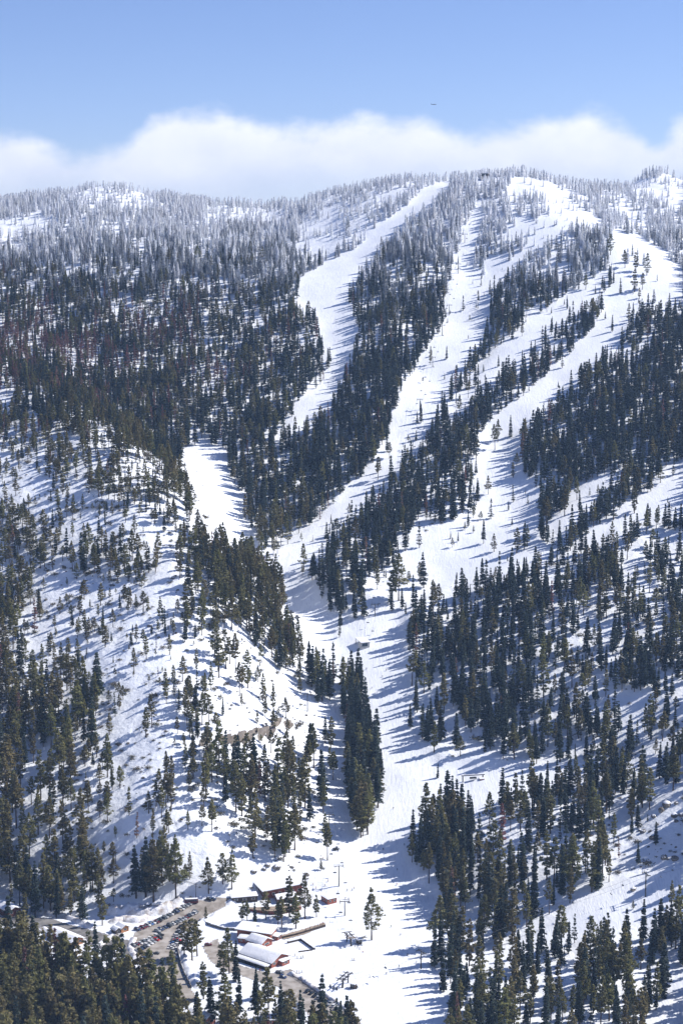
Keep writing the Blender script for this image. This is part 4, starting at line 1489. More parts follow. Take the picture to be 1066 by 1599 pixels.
chair0 = make_chair()
chair_used = [False]
LINES = {
    'narrow island': dict(pts=[(541, 1462, 8), (538, 1430, 9.5), (529, 1384, 14), (514, 1302, 14), (503, 1223, 10), (493, 1173, 10.5), (480, 1111, 14), (468, 1041, 11), (464, 1020, 11), (454, 985, 10)], label='left-hand lift', every=26),
    'summit': dict(pts=[(572, 1003, 5), (585, 962, 10), (597, 893, 10), (610, 842, 11), (620, 808, 11), (631, 758, 11), (644, 702, 11), (655, 640, 11), (675, 573, 11), (690, 524, 12), (701, 492, 12), (715, 427, 12), (725, 379, 11), (731, 345, 9), (737, 318, 9), (744, 304, 8), (756, 283, 7)], label='summit lift', every=42),
    'right': dict(pts=[(548, 1540, 6), (657, 1513, 11), (842, 1452, 13), (1007, 1400, 15), (1120, 1362, 12)], label='lower-right lift', every=34),
}
for key, ln in LINES.items():
    P = [ground_at(u, v) for u, v, h in ln['pts']]
    tops = [p + Vector((0, 0, h)) for p, (u, v, h) in zip(P, ln['pts'])]
    n = len(P)
    for i in range(n):
        if key == 'right' and i == 0 or key == 'narrow island' and i == 0 or key == 'summit' and i in (0, n - 1):
            continue
        d = P[min(i + 1, n - 1)] - P[max(i - 1, 0)]
        rz = math.atan2(d.y, d.x) - math.pi / 2
        if tops[i].x > 420:
            continue
        t = make_tower('', ln['pts'][i][2])
        t.location = P[i]
        t.rotation_euler = (0, 0, rz)
        k = i - 1
        tag(t, 'dark T-shaped lift tower, %s from the bottom of the %s' % (ordinal(k), ln['label']), 'lift tower', 'towers of the ' + ln['label'])
    for side in (-3.0, 3.0):
        path = []
        for i in range(n - 1):
            a, b = tops[i], tops[i + 1]
            d = b - a
            nr = Vector((d.y, -d.x, 0)).normalized() * side
            L_ = d.length
            m_ = max(6, int(L_ / 12))
            for k in range(m_):
                t = k / m_
                q = a.lerp(b, t) + nr + Vector((0, 0, -0.6 - 4 * min(L_ * 0.018, 4.0) * t * (1 - t)))
                path.append(q)
        path.append(tops[-1] + nr)
        base = path[0].copy()
        mb = MB(); mb.path([q - base for q in path], 0.045, 4)
        c = mb.build('haul_cable', M['cable'])
        c.location = base
        tag(c, 'thin %s-going steel cable of the %s' % ('up' if side > 0 else 'down', ln['label']), 'cable', 'cables of the ' + ln['label'])
        # chairs
        acc_, nxt, num = 0.0, 14.0 if side > 0 else 26.0, 0
        tot = []
        for a, b in zip(path[:-1], path[1:]):
            L_ = (b - a).length
            while nxt <= acc_ + L_:
                q = a.lerp(b, (nxt - acc_) / L_)
                uu, vv2, _ = project(q.x, q.y, q.z)
                d = b - a
                if -5 < uu < 1071:
                    if not chair_used[0]:
                        ch = chair0
                        chair_used[0] = True
                    else:
                        ch = copy_tree(chair0)
                    ch.location = q
                    ch.rotation_euler = (0, 0, math.atan2(d.y, d.x) - math.pi / 2 + (math.pi if side > 0 else 0))
                    tag(ch, 'empty chair, %s from the bottom on the %s side of the %s' % (ordinal(num), 'right' if side > 0 else 'left', ln['label']), 'lift chair', 'chairs of the ' + ln['label'])
                    num += 1
                nxt += ln['every']
            acc_ += L_


def ring(mb, c, r, th, n=20, mi=0):
    for i in range(n):
        a, b = 2 * math.pi * i / n, 2 * math.pi * (i + 1) / n
        mb.tube((c[0] + math.cos(a) * r, c[1] + math.sin(a) * r, c[2]), (c[0] + math.cos(b) * r, c[1] + math.sin(b) * r, c[2]), th, n=5, mi=mi)


def station(px, rot, label, long=False):
    g = ground_at(*px)
    root = empty('lift_station', g, R(rot))
    tag(root, label, 'lift station')
    mb = MB(); mb.tube((0, -1.6, -1), (0, 0, 5.4), 0.7, 0.5, 8); mb.build('mast', M['steel'], root)
    mb = MB(); ring(mb, (0, 0.5, 4.9), 2.6, 0.18)
    for k in range(6):
        a = math.pi * k / 3
        mb.tube((0, 0.5, 4.9), (math.cos(a) * 2.6, 0.5 + math.sin(a) * 2.6, 4.9), 0.08, n=4)
    mb.build('bullwheel', M['steel'], root)
    mb = MB()
    for sx in (-1.4, 1.4):
        mb.box((sx, 1.6, 5.75), (0.5, 11 if not long else 15, 0.5))
    for y in (-3.4, 1.5, 6.5):
        mb.box((0, y, 6.2), (6.5, 0.4, 0.35))
    mb.build('frame', M['tanwood'] if not long else M['steel'], root)
    mb = MB(); mb.tube((0, 6.5, -1), (0, 6.5, 5.6), 0.4, n=8); mb.build('support_post', M['steel'], root)
    mb = MB(); mb.box((6.0, 1.0, 1.4), (3.0, 3.0, 2.8)); hut = mb.build('operator_hut', M['darkwood'], root)
    mb = MB(); mb.box((6.0, 1.0, 3.05), (3.6, 3.6, 0.45)); mb.build('hut_roof', M['roofsnow'], hut)
    mb = MB(); mb.box((6.0, -0.56, 1.8), (1.8, 0.1, 1.0)); mb.build('window', M['glass'], hut)
    return root


station((547, 1476), 20, 'lift loading station with pale beams, left of the lone tall pine')
station((536, 1541), -25, 'dark lift loading station low on the flat snow above the bottom pines', True)

# mid-mountain station: a glazed drive house with a sloping canopy
g = ground_at(568, 1010)
root = empty('drive_station', g, R(25))
tag(root, 'pale grey drive station with dark window, where the runs meet mid mountain', 'lift station')
mb = MB(); mb.box((0, 0, 1.6), (8, 6, 5.2)); mb.build('wall', M['palesteel'], root)
cq = [(-4.4, -3.6, 4.5), (4.4, -3.6, 4.5), (4.4, 8.5, 6.6), (-4.4, 8.5, 6.6)]
mb = MB(); slab(mb, cq, 0.3); cpy = mb.build('canopy', M['palesteel'], root)
rounded_snow(cq, 0.35).build('canopy_snow', M['roofsnow'], cpy, True)
mb = MB(); mb.box((-0.6, -3.06, 2.4), (5.2, 0.12, 2.6)); mb.build('window', M['glass'], root)
for sx in (-3.8, 3.8):
    mb = MB(); mb.tube((sx, 8, -2), (sx, 8, 6.1), 0.25, n=6); mb.build('post', M['steel'], root)
mb = MB(); ring(mb, (0.3, 7, 5.0), 2.2, 0.2); mb.build('bullwheel', M['steel'], root)

# timber return station under the trees on the right
g = ground_at(722, 1221)
root = empty('timber_gantry', g, R(12))
tag(root, 'long low timber gantry on two posts, on the snow beneath the right-hand forest', 'gantry')
for x in (0, 15.5):
    mb = MB(); mb.box((x, 0, 1.8), (0.7, 0.7, 5.2)); mb.build('post', M['darkwood'], root)
mb = MB(); mb.box((7.8, 0, 4.7), (18, 0.5, 0.6)); mb.build('beam', M['darkwood'], root)
mb = MB(); mb.box((7.8, 0, 5.2), (17, 0.7, 0.35)); mb.build('beam_snow', M['roofsnow'], root)
mb = MB(); mb.box((7.5, -1.5, 3.2), (5, 1.6, 1.2)); mb.build('hanging_box', M['steel'], root)
mb = MB(); mb.box((14.0, -2.5, 1.2), (3.4, 2.8, 2.4)); hut = mb.build('booth', M['brick'], root)
mb = MB(); mb.box((14.0, -2.5, 2.65), (3.9, 3.3, 0.45)); mb.build('booth_snow', M['roofsnow'], hut)


# ------------------------------------------------------------------ vehicles
def loft(sections, mb, mi=0):
    """sections: list of closed rings of equal length"""
    n = len(sections[0])
    vs = [p for s_ in sections for p in s_]
    fs = []
    for i in range(len(sections) - 1):
        for k in range(n):
            fs.append((i * n + k, i * n + (k + 1) % n, (i + 1) * n + (k + 1) % n, (i + 1) * n + k))
    fs.append(tuple(range(n - 1, -1, -1)))
    fs.append(tuple(range((len(sections) - 1) * n, len(sections) * n)))
    mb.add(vs, fs, mi)


PAINT = {}
for nm, c in (('white', (0.72, 0.72, 0.72)), ('silver', (0.36, 0.37, 0.39)), ('black', (0.015, 0.015, 0.018)), ('grey', (0.10, 0.105, 0.115)), ('dark blue', (0.02, 0.04, 0.12)), ('blue', (0.05, 0.13, 0.34)), ('red', (0.42, 0.02, 0.025)), ('maroon', (0.14, 0.02, 0.03)), ('tan', (0.34, 0.29, 0.22))):
    PAINT[nm] = mat('car_paint_' + nm.replace(' ', '_'), c, 0.3, 0.1, 0.5)
M['lamp'] = mat('lamp_glass', (0.7, 0.7, 0.68), 0.2)
M['tail'] = mat('tail_lamp', (0.4, 0.01, 0.01), 0.3)


def make_car(style):
    """car along local +x (nose), origin on the ground at its centre; returns {part: mesh}"""
    Lc, Wc, Hc, hood, deck = {'suv': (4.8, 1.95, 1.78, 0.28, 0.02), 'sedan': (4.7, 1.84, 1.46, 0.29, 0.18), 'truck': (5.7, 2.0, 1.9, 0.26, 0.40)}[style]
    x0, x1 = -Lc / 2, Lc / 2
    belt = Hc * 0.58
    prof = [(x0, 0.45, belt * 0.92), (x0 + 0.12, 0.28, belt), (x0 + Lc * 0.5, 0.25, belt + 0.04), (x1 - Lc * hood, 0.25, belt), (x1 - 0.25, 0.28, belt * 0.84), (x1, 0.42, belt * 0.7)]
    mb = MB()
    secs = []
    for i, (x, zb, zt) in enumerate(prof):
        w = Wc / 2 * (0.86 if i in (0, len(prof) - 1) else 1.0)
        secs.append([(x, -w * 0.94, zb), (x, -w, (zb + zt) / 2), (x, -w * 0.93, zt), (x, w * 0.93, zt), (x, w, (zb + zt) / 2), (x, w * 0.94, zb)])
    loft(secs, mb)
    body = mb
    cab = MB()
    roof = MB()
    ca, cb = x0 + Lc * deck + 0.1, x1 - Lc * hood
    w = Wc / 2
    wt_ = w * 0.80
    cab.add([(ca, -w * 0.9, belt - 0.05), (cb, -w * 0.9, belt - 0.05), (cb, w * 0.9, belt - 0.05), (ca, w * 0.9, belt - 0.05),
             (ca + 0.35, -wt_, Hc - 0.06), (cb - 0.75, -wt_, Hc - 0.06), (cb - 0.75, wt_, Hc - 0.06), (ca + 0.35, wt_, Hc - 0.06)],
            [(0, 1, 5, 4), (1, 2, 6, 5), (2, 3, 7, 6), (3, 0, 4, 7), (4, 5, 6, 7)])
    slab(roof, [(ca + 0.3, -wt_ - 0.02, Hc), (cb - 0.72, -wt_ - 0.02, Hc), (cb - 0.72, wt_ + 0.02, Hc), (ca + 0.3, wt_ + 0.02, Hc)], 0.07)
    wh = MB()
    wh.tube((0, -0.11, 0), (0, 0.11, 0), 0.35, n=12)
    rim = MB()
    rim.tube((0, -0.125, 0), (0, 0.125, 0), 0.2, n=10)
    lampb = MB()
    lampb.box((0, 0, 0), (0.06, 0.36, 0.16))
    return dict(body=body.mesh('body', PAINT['white']), windows=cab.mesh('windows', M['glass']), roof=roof.mesh('roof', PAINT['white']), wheel=wh.mesh('wheel', M['rubber']), rim=rim.mesh('rim', M['palesteel']), lamp=lampb.mesh('lamp', M['lamp']), L=Lc, W=Wc, belt=belt)


STY = {k: make_car(k) for k in ('suv', 'sedan', 'truck')}
painted = {}


def car(p, rz, style, colour, label, group):
    S_ = STY[style]
    root = empty('parked_car', p, rz)
    tag(root, label, 'pickup truck' if style == 'truck' else 'car', group)
    for nm in ('body', 'windows', 'roof'):
        me_ = S_[nm]
        if nm != 'windows':
            key = (style, nm, colour)
            if key not in painted:
                m2 = me_.copy()
                m2.materials.clear()
                m2.materials.append(PAINT[colour])
                painted[key] = m2
            me_ = painted[key]
        o = bpy.data.objects.new(nm, me_)
        COL.objects.link(o)
        o.parent = root
    for sx in (-0.31, 0.31):
        for sy in (-1, 1):
            w = bpy.data.objects.new('wheel', S_['wheel'])
            COL.objects.link(w)
            w.parent = root
            w.location = (sx * S_['L'], sy * (S_['W'] / 2 - 0.12), 0.35)
            r_ = bpy.data.objects.new('rim', S_['rim'])
            COL.objects.link(r_)
            r_.parent = w
    for sy in (-1, 1):
        h = bpy.data.objects.new('headlight', S_['lamp'])
        COL.objects.link(h)
        h.parent = root
        h.location = (S_['L'] / 2 - 0.02, sy * S_['W'] * 0.32, S_['belt'] * 0.62)
    return root


CARROWS = [
    # start px, end px, count, heading, row words, skip
    ((295, 1413), (214, 1453), 21, -32, 'far row of the car park'),
    ((306, 1425), (246, 1455), 16, -32, 'second row of the car park'),
    ((250, 1461), (209, 1478), 9, -32, 'third row of the car park'),
    ((250, 1466), (214, 1486), 8, -32, 'fourth row of the car park'),
    ((243, 1490), (226, 1497), 3, -10, 'lowest short car park row'),
    ((285, 1446), (267, 1482), 10, -4, 'right-hand car park row'),
    ((276, 1470), (272, 1496), 5, -4, 'short line against the curved wall'),
    ((455, 1555), (471, 1588), 8, -50, 'left verge of the driveway'),
    ((481, 1549), (533, 1579), 10, 60, 'right verge of the driveway'),
]
cols = ['white', 'silver', 'black', 'grey', 'dark blue', 'white', 'black', 'silver', 'grey', 'blue', 'white', 'maroon', 'black', 'tan', 'dark blue', 'silver', 'grey', 'white']
rc = random.Random(3)
for (a, b, n, hd, words) in CARROWS:
    A_, B_ = ground_at(*a), ground_at(*b)
    for k in range(n):
        if rc.random() < 0.05 and 1 < k < n - 1:
            pass
        t = k / max(1, n - 1)
        p = A_.lerp(B_, t) + Vector((rc.uniform(-0.3, 0.3), rc.uniform(-0.3, 0.3), 0))
        p.z = float(gz(p.x, p.y)) + 0.15
        colr = rc.choice(cols)
        if words.startswith('fourth') and k == 1:
            colr = 'red'
        if words.startswith('short') and k == 0:
            colr = 'red'
        if words.startswith('third') and k == 7:
            colr = 'maroon'
        st = rc.choices(['suv', 'sedan', 'truck'], [5, 4, 1])[0]
        car(p, R(hd + rc.uniform(-3, 3) + (180 if rc.random() < 0.3 else 0)), st, colr, '%s %s, %s from the top of the %s' % (colr, {'suv': 'estate car', 'sedan': 'low car', 'truck': 'pickup'}[st], ordinal(k), words), 'cars in the ' + words)
for (u, v, hd, st, colr, lab) in [(327, 1406, -20, 'suv', 'black', 'black car parked beyond the far end of the car park near the shed'), (333, 1405, -20, 'sedan', 'dark blue', 'dark blue car right of the black one by the dark shed'),
                                  (301, 1440, 10, 'suv', 'white', 'white car alone on the bend right of the second parked row'), (437, 1520, -38, 'truck', 'grey', 'grey snow-dusted pickup by the corner of the long-porch lodge'), (442, 1527, -38, 'suv', 'dark blue', 'dark blue car tucked under the snow bank near the porch lodge'),
                                  (325, 1477, 15, 'suv', 'maroon', 'maroon car at the upper left end of the driveway')]:
    p = ground_at(u, v)
    p.z += 0.15
    car(p, R(hd), st, colr, lab, None)

# the bus at the top of the car park
p = ground_at(299, 1411); p.z += 0.15
root = empty('shuttle_bus', p, R(8))
tag(root, 'dark maroon shuttle bus parked at the top of the car park', 'bus')
mb = MB(); secs = [[(x, -1.2 * s, 0.5), (x, -1.25 * s, 1.8), (x, -1.1 * s, h_), (x, 1.1 * s, h_), (x, 1.25 * s, 1.8), (x, 1.2 * s, 0.5)] for x, s, h_ in ((-4.4, 0.9, 2.9), (-4.2, 1, 3.1), (4.0, 1, 3.1), (4.4, 0.92, 2.7))]
loft(secs, mb); mb.build('body', PAINT['maroon'], root)
for sy in (-1.26, 1.26):
    mb = MB(); mb.box((0, sy, 2.2), (7.6, 0.06, 0.8)); mb.build('window', M['glass'], root)
mb = MB(); mb.box((0, 0, 3.25), (8.2, 2.1, 0.3)); mb.build('roof_snow', M['roofsnow'], root)
for sx in (-2.8, 2.8):
    for sy in (-1.05, 1.05):
        mb = MB(); mb.tube((sx, sy - 0.15, 0.48), (sx, sy + 0.15, 0.48), 0.48, n=12); mb.build('wheel', M['rubber'], root)


def snowcat(px, rz, label, s=1.0):
    p = ground_at(*px)
    root = empty('snow_groomer', p, R(rz))
    root.scale = (s, s, s)
    tag(root, label, 'snow groomer')
    mb = MB(); mb.box((0.9, 0, 2.1), (1.9, 1.9, 1.5)); mb.box((-1.0, 0, 1.5), (2.4, 2.0, 0.7)); mb.build('cab', PAINT['grey'], root)
    mb = MB(); mb.box((1.88, 0, 2.3), (0.08, 1.6, 0.8)); mb.build('windscreen', M['glass'], root)
    for sy in (-1.5, 1.5):
        mb = MB(); mb.prism([(-2.4, sy - 0.45), (2.4, sy - 0.45), (2.4, sy + 0.45), (-2.4, sy + 0.45)], 0.25, 1.1); mb.build('track', M['rubber'], root)
    mb = MB(); mb.box((3.3, 0, 0.7), (0.25, 4.2, 1.0)); mb.tube((2.2, 0, 0.9), (3.3, 0, 0.7), 0.15, n=5); mb.build('blade', M['steel'], root)


snowcat((463, 966), 70, 'dark snow groomer parked beside two skiers near the top of the left lift')
snowcat((452, 958), 30, 'dark snow groomer half behind the firs at the bend of the main run')
snowcat((524, 1327), 10, 'dark snow groomer alone on the shaded snow below the narrow tree island', 0.8)


def snowmobile(px, rz, label, colr):
    p = ground_at(*px)
    root = empty('snowmobile', p, R(rz))
    tag(root, label, 'snowmobile', 'snowmobiles by the dark lift station')
    mb = MB()
    secs = [[(x, -w, 0.35), (x, -w, h_ * 0.8), (x, -w * 0.5, h_), (x, w * 0.5, h_), (x, w, h_ * 0.8), (x, w, 0.35)] for x, w, h_ in ((-1.4, 0.25, 0.75), (-0.5, 0.3, 0.85), (0.3, 0.42, 1.05), (1.0, 0.4, 0.9), (1.5, 0.2, 0.5))]
    loft(secs, mb); mb.build('body', PAINT[colr], root)
    mb = MB(); mb.box((-0.5, 0, 0.18), (2.0, 0.45, 0.36)); mb.build('track', M['rubber'], root)
    for sy in (-0.5, 0.5):
        mb = MB(); mb.box((1.1, sy, 0.06), (1.3, 0.16, 0.08)); mb.tube((1.0, sy, 0.1), (0.9, sy * 0.5, 0.6), 0.04, n=4); mb.build('ski', M['steel'], root)
    mb = MB(); mb.path([(0.2, -0.4, 1.2), (0.3, 0, 1.1), (0.2, 0.4, 1.2)], 0.04, 4); mb.box((0.75, 0, 1.15), (0.1, 0.6, 0.35)); mb.build('handlebar', M['steel'], root)


for k, (px, rz, c) in enumerate([((516, 1541), 100, 'black'), ((521, 1544), 95, 'grey'), ((526, 1545), 100, 'black'), ((548, 1543), 80, 'black'), ((554, 1542), 85, 'blue'), ((557, 1543), 75, 'black')]):
    snowmobile(px, rz, '%s snowmobile, %s from the left beside the dark lift station' % (c, ordinal(k)), c)
for k, (px, rz, c) in enumerate([((564, 1466), 40, 'black'), ((569, 1464), 30, 'grey')]):
    snowmobile(px, rz, '%s snowmobile %s the trunk of the lone tall pine' % (c, ['a little left of', 'right beside'][k]), c)


# ------------------------------------------------------------------ people
def skinned(name, verts, edges, radii, root_i=0, levels=1):
    me_ = bpy.data.meshes.new(name)
    me_.from_pydata(verts, edges, [])
    o = bpy.data.objects.new(name, me_)
    COL.objects.link(o)
    o.modifiers.new('skin', 'SKIN')
    if not me_.skin_vertices:
        bpy.context.view_layer.update()
    for i, r_ in enumerate(radii):
        sv = me_.skin_vertices[0].data[i]
        sv.radius = (r_, r_)
        sv.use_root = (i == root_i)
    sub = o.modifiers.new('sub', 'SUBSURF')
    sub.levels = levels
    sub.render_levels = levels
    dg = bpy.context.evaluated_depsgraph_get()
    m2 = bpy.data.meshes.new_from_object(o.evaluated_get(dg))
    m2.name = name
    bpy.data.objects.remove(o)
    return m2


def figure(pose):
    """body, jacket, trousers, helmet, ski, pole meshes; figure faces +x, feet at z = 0.06"""
    if pose == 'stand':
        pel, chest, neck, head = (0, 0, 0.95), (0.02, 0, 1.32), (0.02, 0, 1.52), (0.05, 0, 1.68)
        knee, ank, toe = (0.06, 0.13, 0.52), (0, 0.14, 0.14), (0.2, 0.15, 0.10)
        sh, elb, wr = (0.0, 0.20, 1.42), (0.02, 0.30, 1.14), (0.20, 0.30, 0.98)
    else:
        pel, chest, neck, head = (-0.16, 0, 0.78), (0.06, 0, 1.10), (0.18, 0, 1.26), (0.27, 0, 1.40)
        knee, ank, toe = (0.20, 0.16, 0.50), (0.0, 0.18, 0.14), (0.2, 0.18, 0.10)
        sh, elb, wr = (0.10, 0.20, 1.20), (0.24, 0.36, 1.00), (0.46, 0.34, 0.98)
    f = lambda p: (p[0], -p[1], p[2])
    v = [pel, chest, neck, head]
    e = [(0, 1), (1, 2), (2, 3)]
    r_ = [0.14, 0.155, 0.055, 0.10]
    top = (head[0] + 0.01, 0, head[2] + 0.10)
    v.append(top); e.append((3, 4)); r_.append(0.075)
    nose = (head[0] + 0.115, 0, head[2] - 0.01)
    v.append(nose); e.append((3, 5)); r_.append(0.018)
    for m_ in (lambda p: p, f):
        k = len(v)
        v += [m_(sh), m_(elb), m_(wr)]
        e += [(1, k), (k, k + 1), (k + 1, k + 2)]
        r_ += [0.065, 0.05, 0.036]
        w = Vector(wr)
        palm = w + Vector((0.07, 0, -0.02))
        v.append(m_(tuple(palm))); e.append((k + 2, k + 3)); r_.append(0.036)
        for j, (dy, L_) in enumerate(((-0.03, 0.05), (-0.01, 0.06), (0.01, 0.055), (0.03, 0.045))):
            a = palm + Vector((0.05, dy, -0.01)); b = a + Vector((L_ * 0.4, 0, -L_ * 0.7))
            q = len(v)
            v += [m_(tuple(a)), m_(tuple(b))]; e += [(k + 3, q), (q, q + 1)]; r_ += [0.010, 0.008]
        th = w + Vector((0.05, -0.05, 0)); q = len(v)
        v.append(m_(tuple(th))); e.append((k + 3, q)); r_.append(0.010)
        hip = (pel[0], 0.10, pel[2] - 0.05)
        k = len(v)
        v += [m_(hip), m_(knee), m_(ank), m_(toe)]
        e += [(0, k), (k, k + 1), (k + 1, k + 2), (k + 2, k + 3)]
        r_ += [0.10, 0.070, 0.055, 0.055]
    body = skinned('body', v, e, r_)
    jv = [pel, chest, (neck[0], 0, neck[2] - 0.03)]
    je, jr = [(0, 1), (1, 2)], [0.175, 0.19, 0.09]
    tv, te, tr = [pel], [], [0.16]
    for m_ in (lambda p: p, f):
        k = len(jv)
        wr2 = tuple(Vector(elb).lerp(Vector(wr), 0.9))
        jv += [m_(sh), m_(elb), m_(wr2)]; je += [(1, k), (k, k + 1), (k + 1, k + 2)]; jr += [0.09, 0.07, 0.055]
        k = len(tv)
        tv += [m_((pel[0], 0.11, pel[2] - 0.06)), m_(knee), m_((ank[0], ank[1], ank[2] + 0.04))]; te += [(0, k), (k, k + 1), (k + 1, k + 2)]; tr += [0.12, 0.095, 0.085]
    jacket = skinned('jacket', jv, je, jr)
    trousers = skinned('trousers', tv, te, tr)
    bmh = bmesh.new()
    bmesh.ops.create_uvsphere(bmh, u_segments=10, v_segments=8, radius=0.145)
    bmesh.ops.delete(bmh, geom=[x for x in bmh.verts if x.co.z < -0.05 and x.co.x > 0.02], context='VERTS')
    bmesh.ops.translate(bmh, verts=bmh.verts, vec=(head[0] - 0.01, 0, head[2] + 0.06))
    helmet = bpy.data.meshes.new('helmet'); bmh.to_mesh(helmet); bmh.free()
    ski = MB()
    ski.add([(-0.75, -0.045, 0.01), (0.75, -0.045, 0.01), (0.75, 0.045, 0.01), (-0.75, 0.045, 0.01), (-0.75, -0.045, 0.05), (0.75, -0.045, 0.05), (0.75, 0.045, 0.05), (-0.75, 0.045, 0.05), (0.93, -0.02, 0.14), (0.93, 0.02, 0.14)],
            [(3, 2, 1, 0), (4, 5, 6, 7), (0, 1, 5, 4), (2, 3, 7, 6), (3, 0, 4, 7), (1, 2, 9, 8), (5, 8, 9, 6), (1, 8, 5), (2, 6, 9)])
    pole = MB()
    pole.tube((wr[0] + 0.09, wr[1], wr[2] + 0.05), (wr[0] - (0.02 if pose == 'stand' else 0.75), wr[1] + 0.1, 0.02 if pose == 'stand' else 0.45), 0.013, n=5)
    return dict(body=body, jacket=jacket, trousers=trousers, helmet=helmet, ski=ski.mesh('ski', M['steel']), pole=pole.mesh('ski_pole', M['steel']), foot=ank[1])


FIG = {p: figure(p) for p in ('stand', 'glide')}
skin_m = mat('skin', (0.55, 0.36, 0.27), 0.6)
for f_ in FIG.values():
    f_['body'].materials.clear(); f_['body'].materials.append(skin_m)
CLOTH = {n: mat('cloth_' + n, c, 0.85) for n, c in (('red', (0.50, 0.03, 0.03)), ('black', (0.02, 0.02, 0.025)), ('blue', (0.03, 0.10, 0.35)), ('grey', (0.14, 0.14, 0.16)), ('teal', (0.03, 0.22, 0.24)), ('orange', (0.62, 0.17, 0.03)), ('white', (0.6, 0.6, 0.62)), ('green', (0.05, 0.16, 0.07)), ('navy', (0.015, 0.025, 0.08)), ('pink', (0.6, 0.18, 0.25)))}
cm = {}


def person(px, pose, jacket, trousers, rz, where, skis=True):
    p = ground_at(*px)
    p.z += 0.02
    n = Vector((float(gz(p.x + 1, p.y) - gz(p.x - 1, p.y)) / -2, float(gz(p.x, p.y + 1) - gz(p.x, p.y - 1)) / -2, 1))
    root = empty('person', p, R(rz))
    F_ = FIG[pose]

    def put(part, me_, m_, loc=(0, 0, 0), flip=False):
        key = (pose, part, m_.name)
        if key not in cm:
            c = me_.copy(); c.materials.clear(); c.materials.append(m_)
            c.polygons.foreach_set('use_smooth', [True] * len(c.polygons))
            cm[key] = c
        o = bpy.data.objects.new(part, cm[key])
        COL.objects.link(o)
        o.parent = root
        o.location = loc
        if flip:
            o.scale = (1, -1, 1)
        return o
    put('body', F_['body'], skin_m)
    put('jacket', F_['jacket'], CLOTH[jacket]); put('trousers', F_['trousers'], CLOTH[trousers]); put('helmet', F_['helmet'], CLOTH['black' if jacket != 'black' else 'grey'])
    if skis:
        for s_ in (-1, 1):
            put('ski', F_['ski'], M['steel'], (0.05, s_ * F_['foot'], 0))
            put('ski_pole', F_['pole'], M['steel'], (0, 0, 0), s_ < 0)
    verb = ('skiing' if pose == 'glide' else 'standing')
    tag(root, 'person in %s jacket %s %s' % (jacket, verb, where), 'person', 'people on the snow')


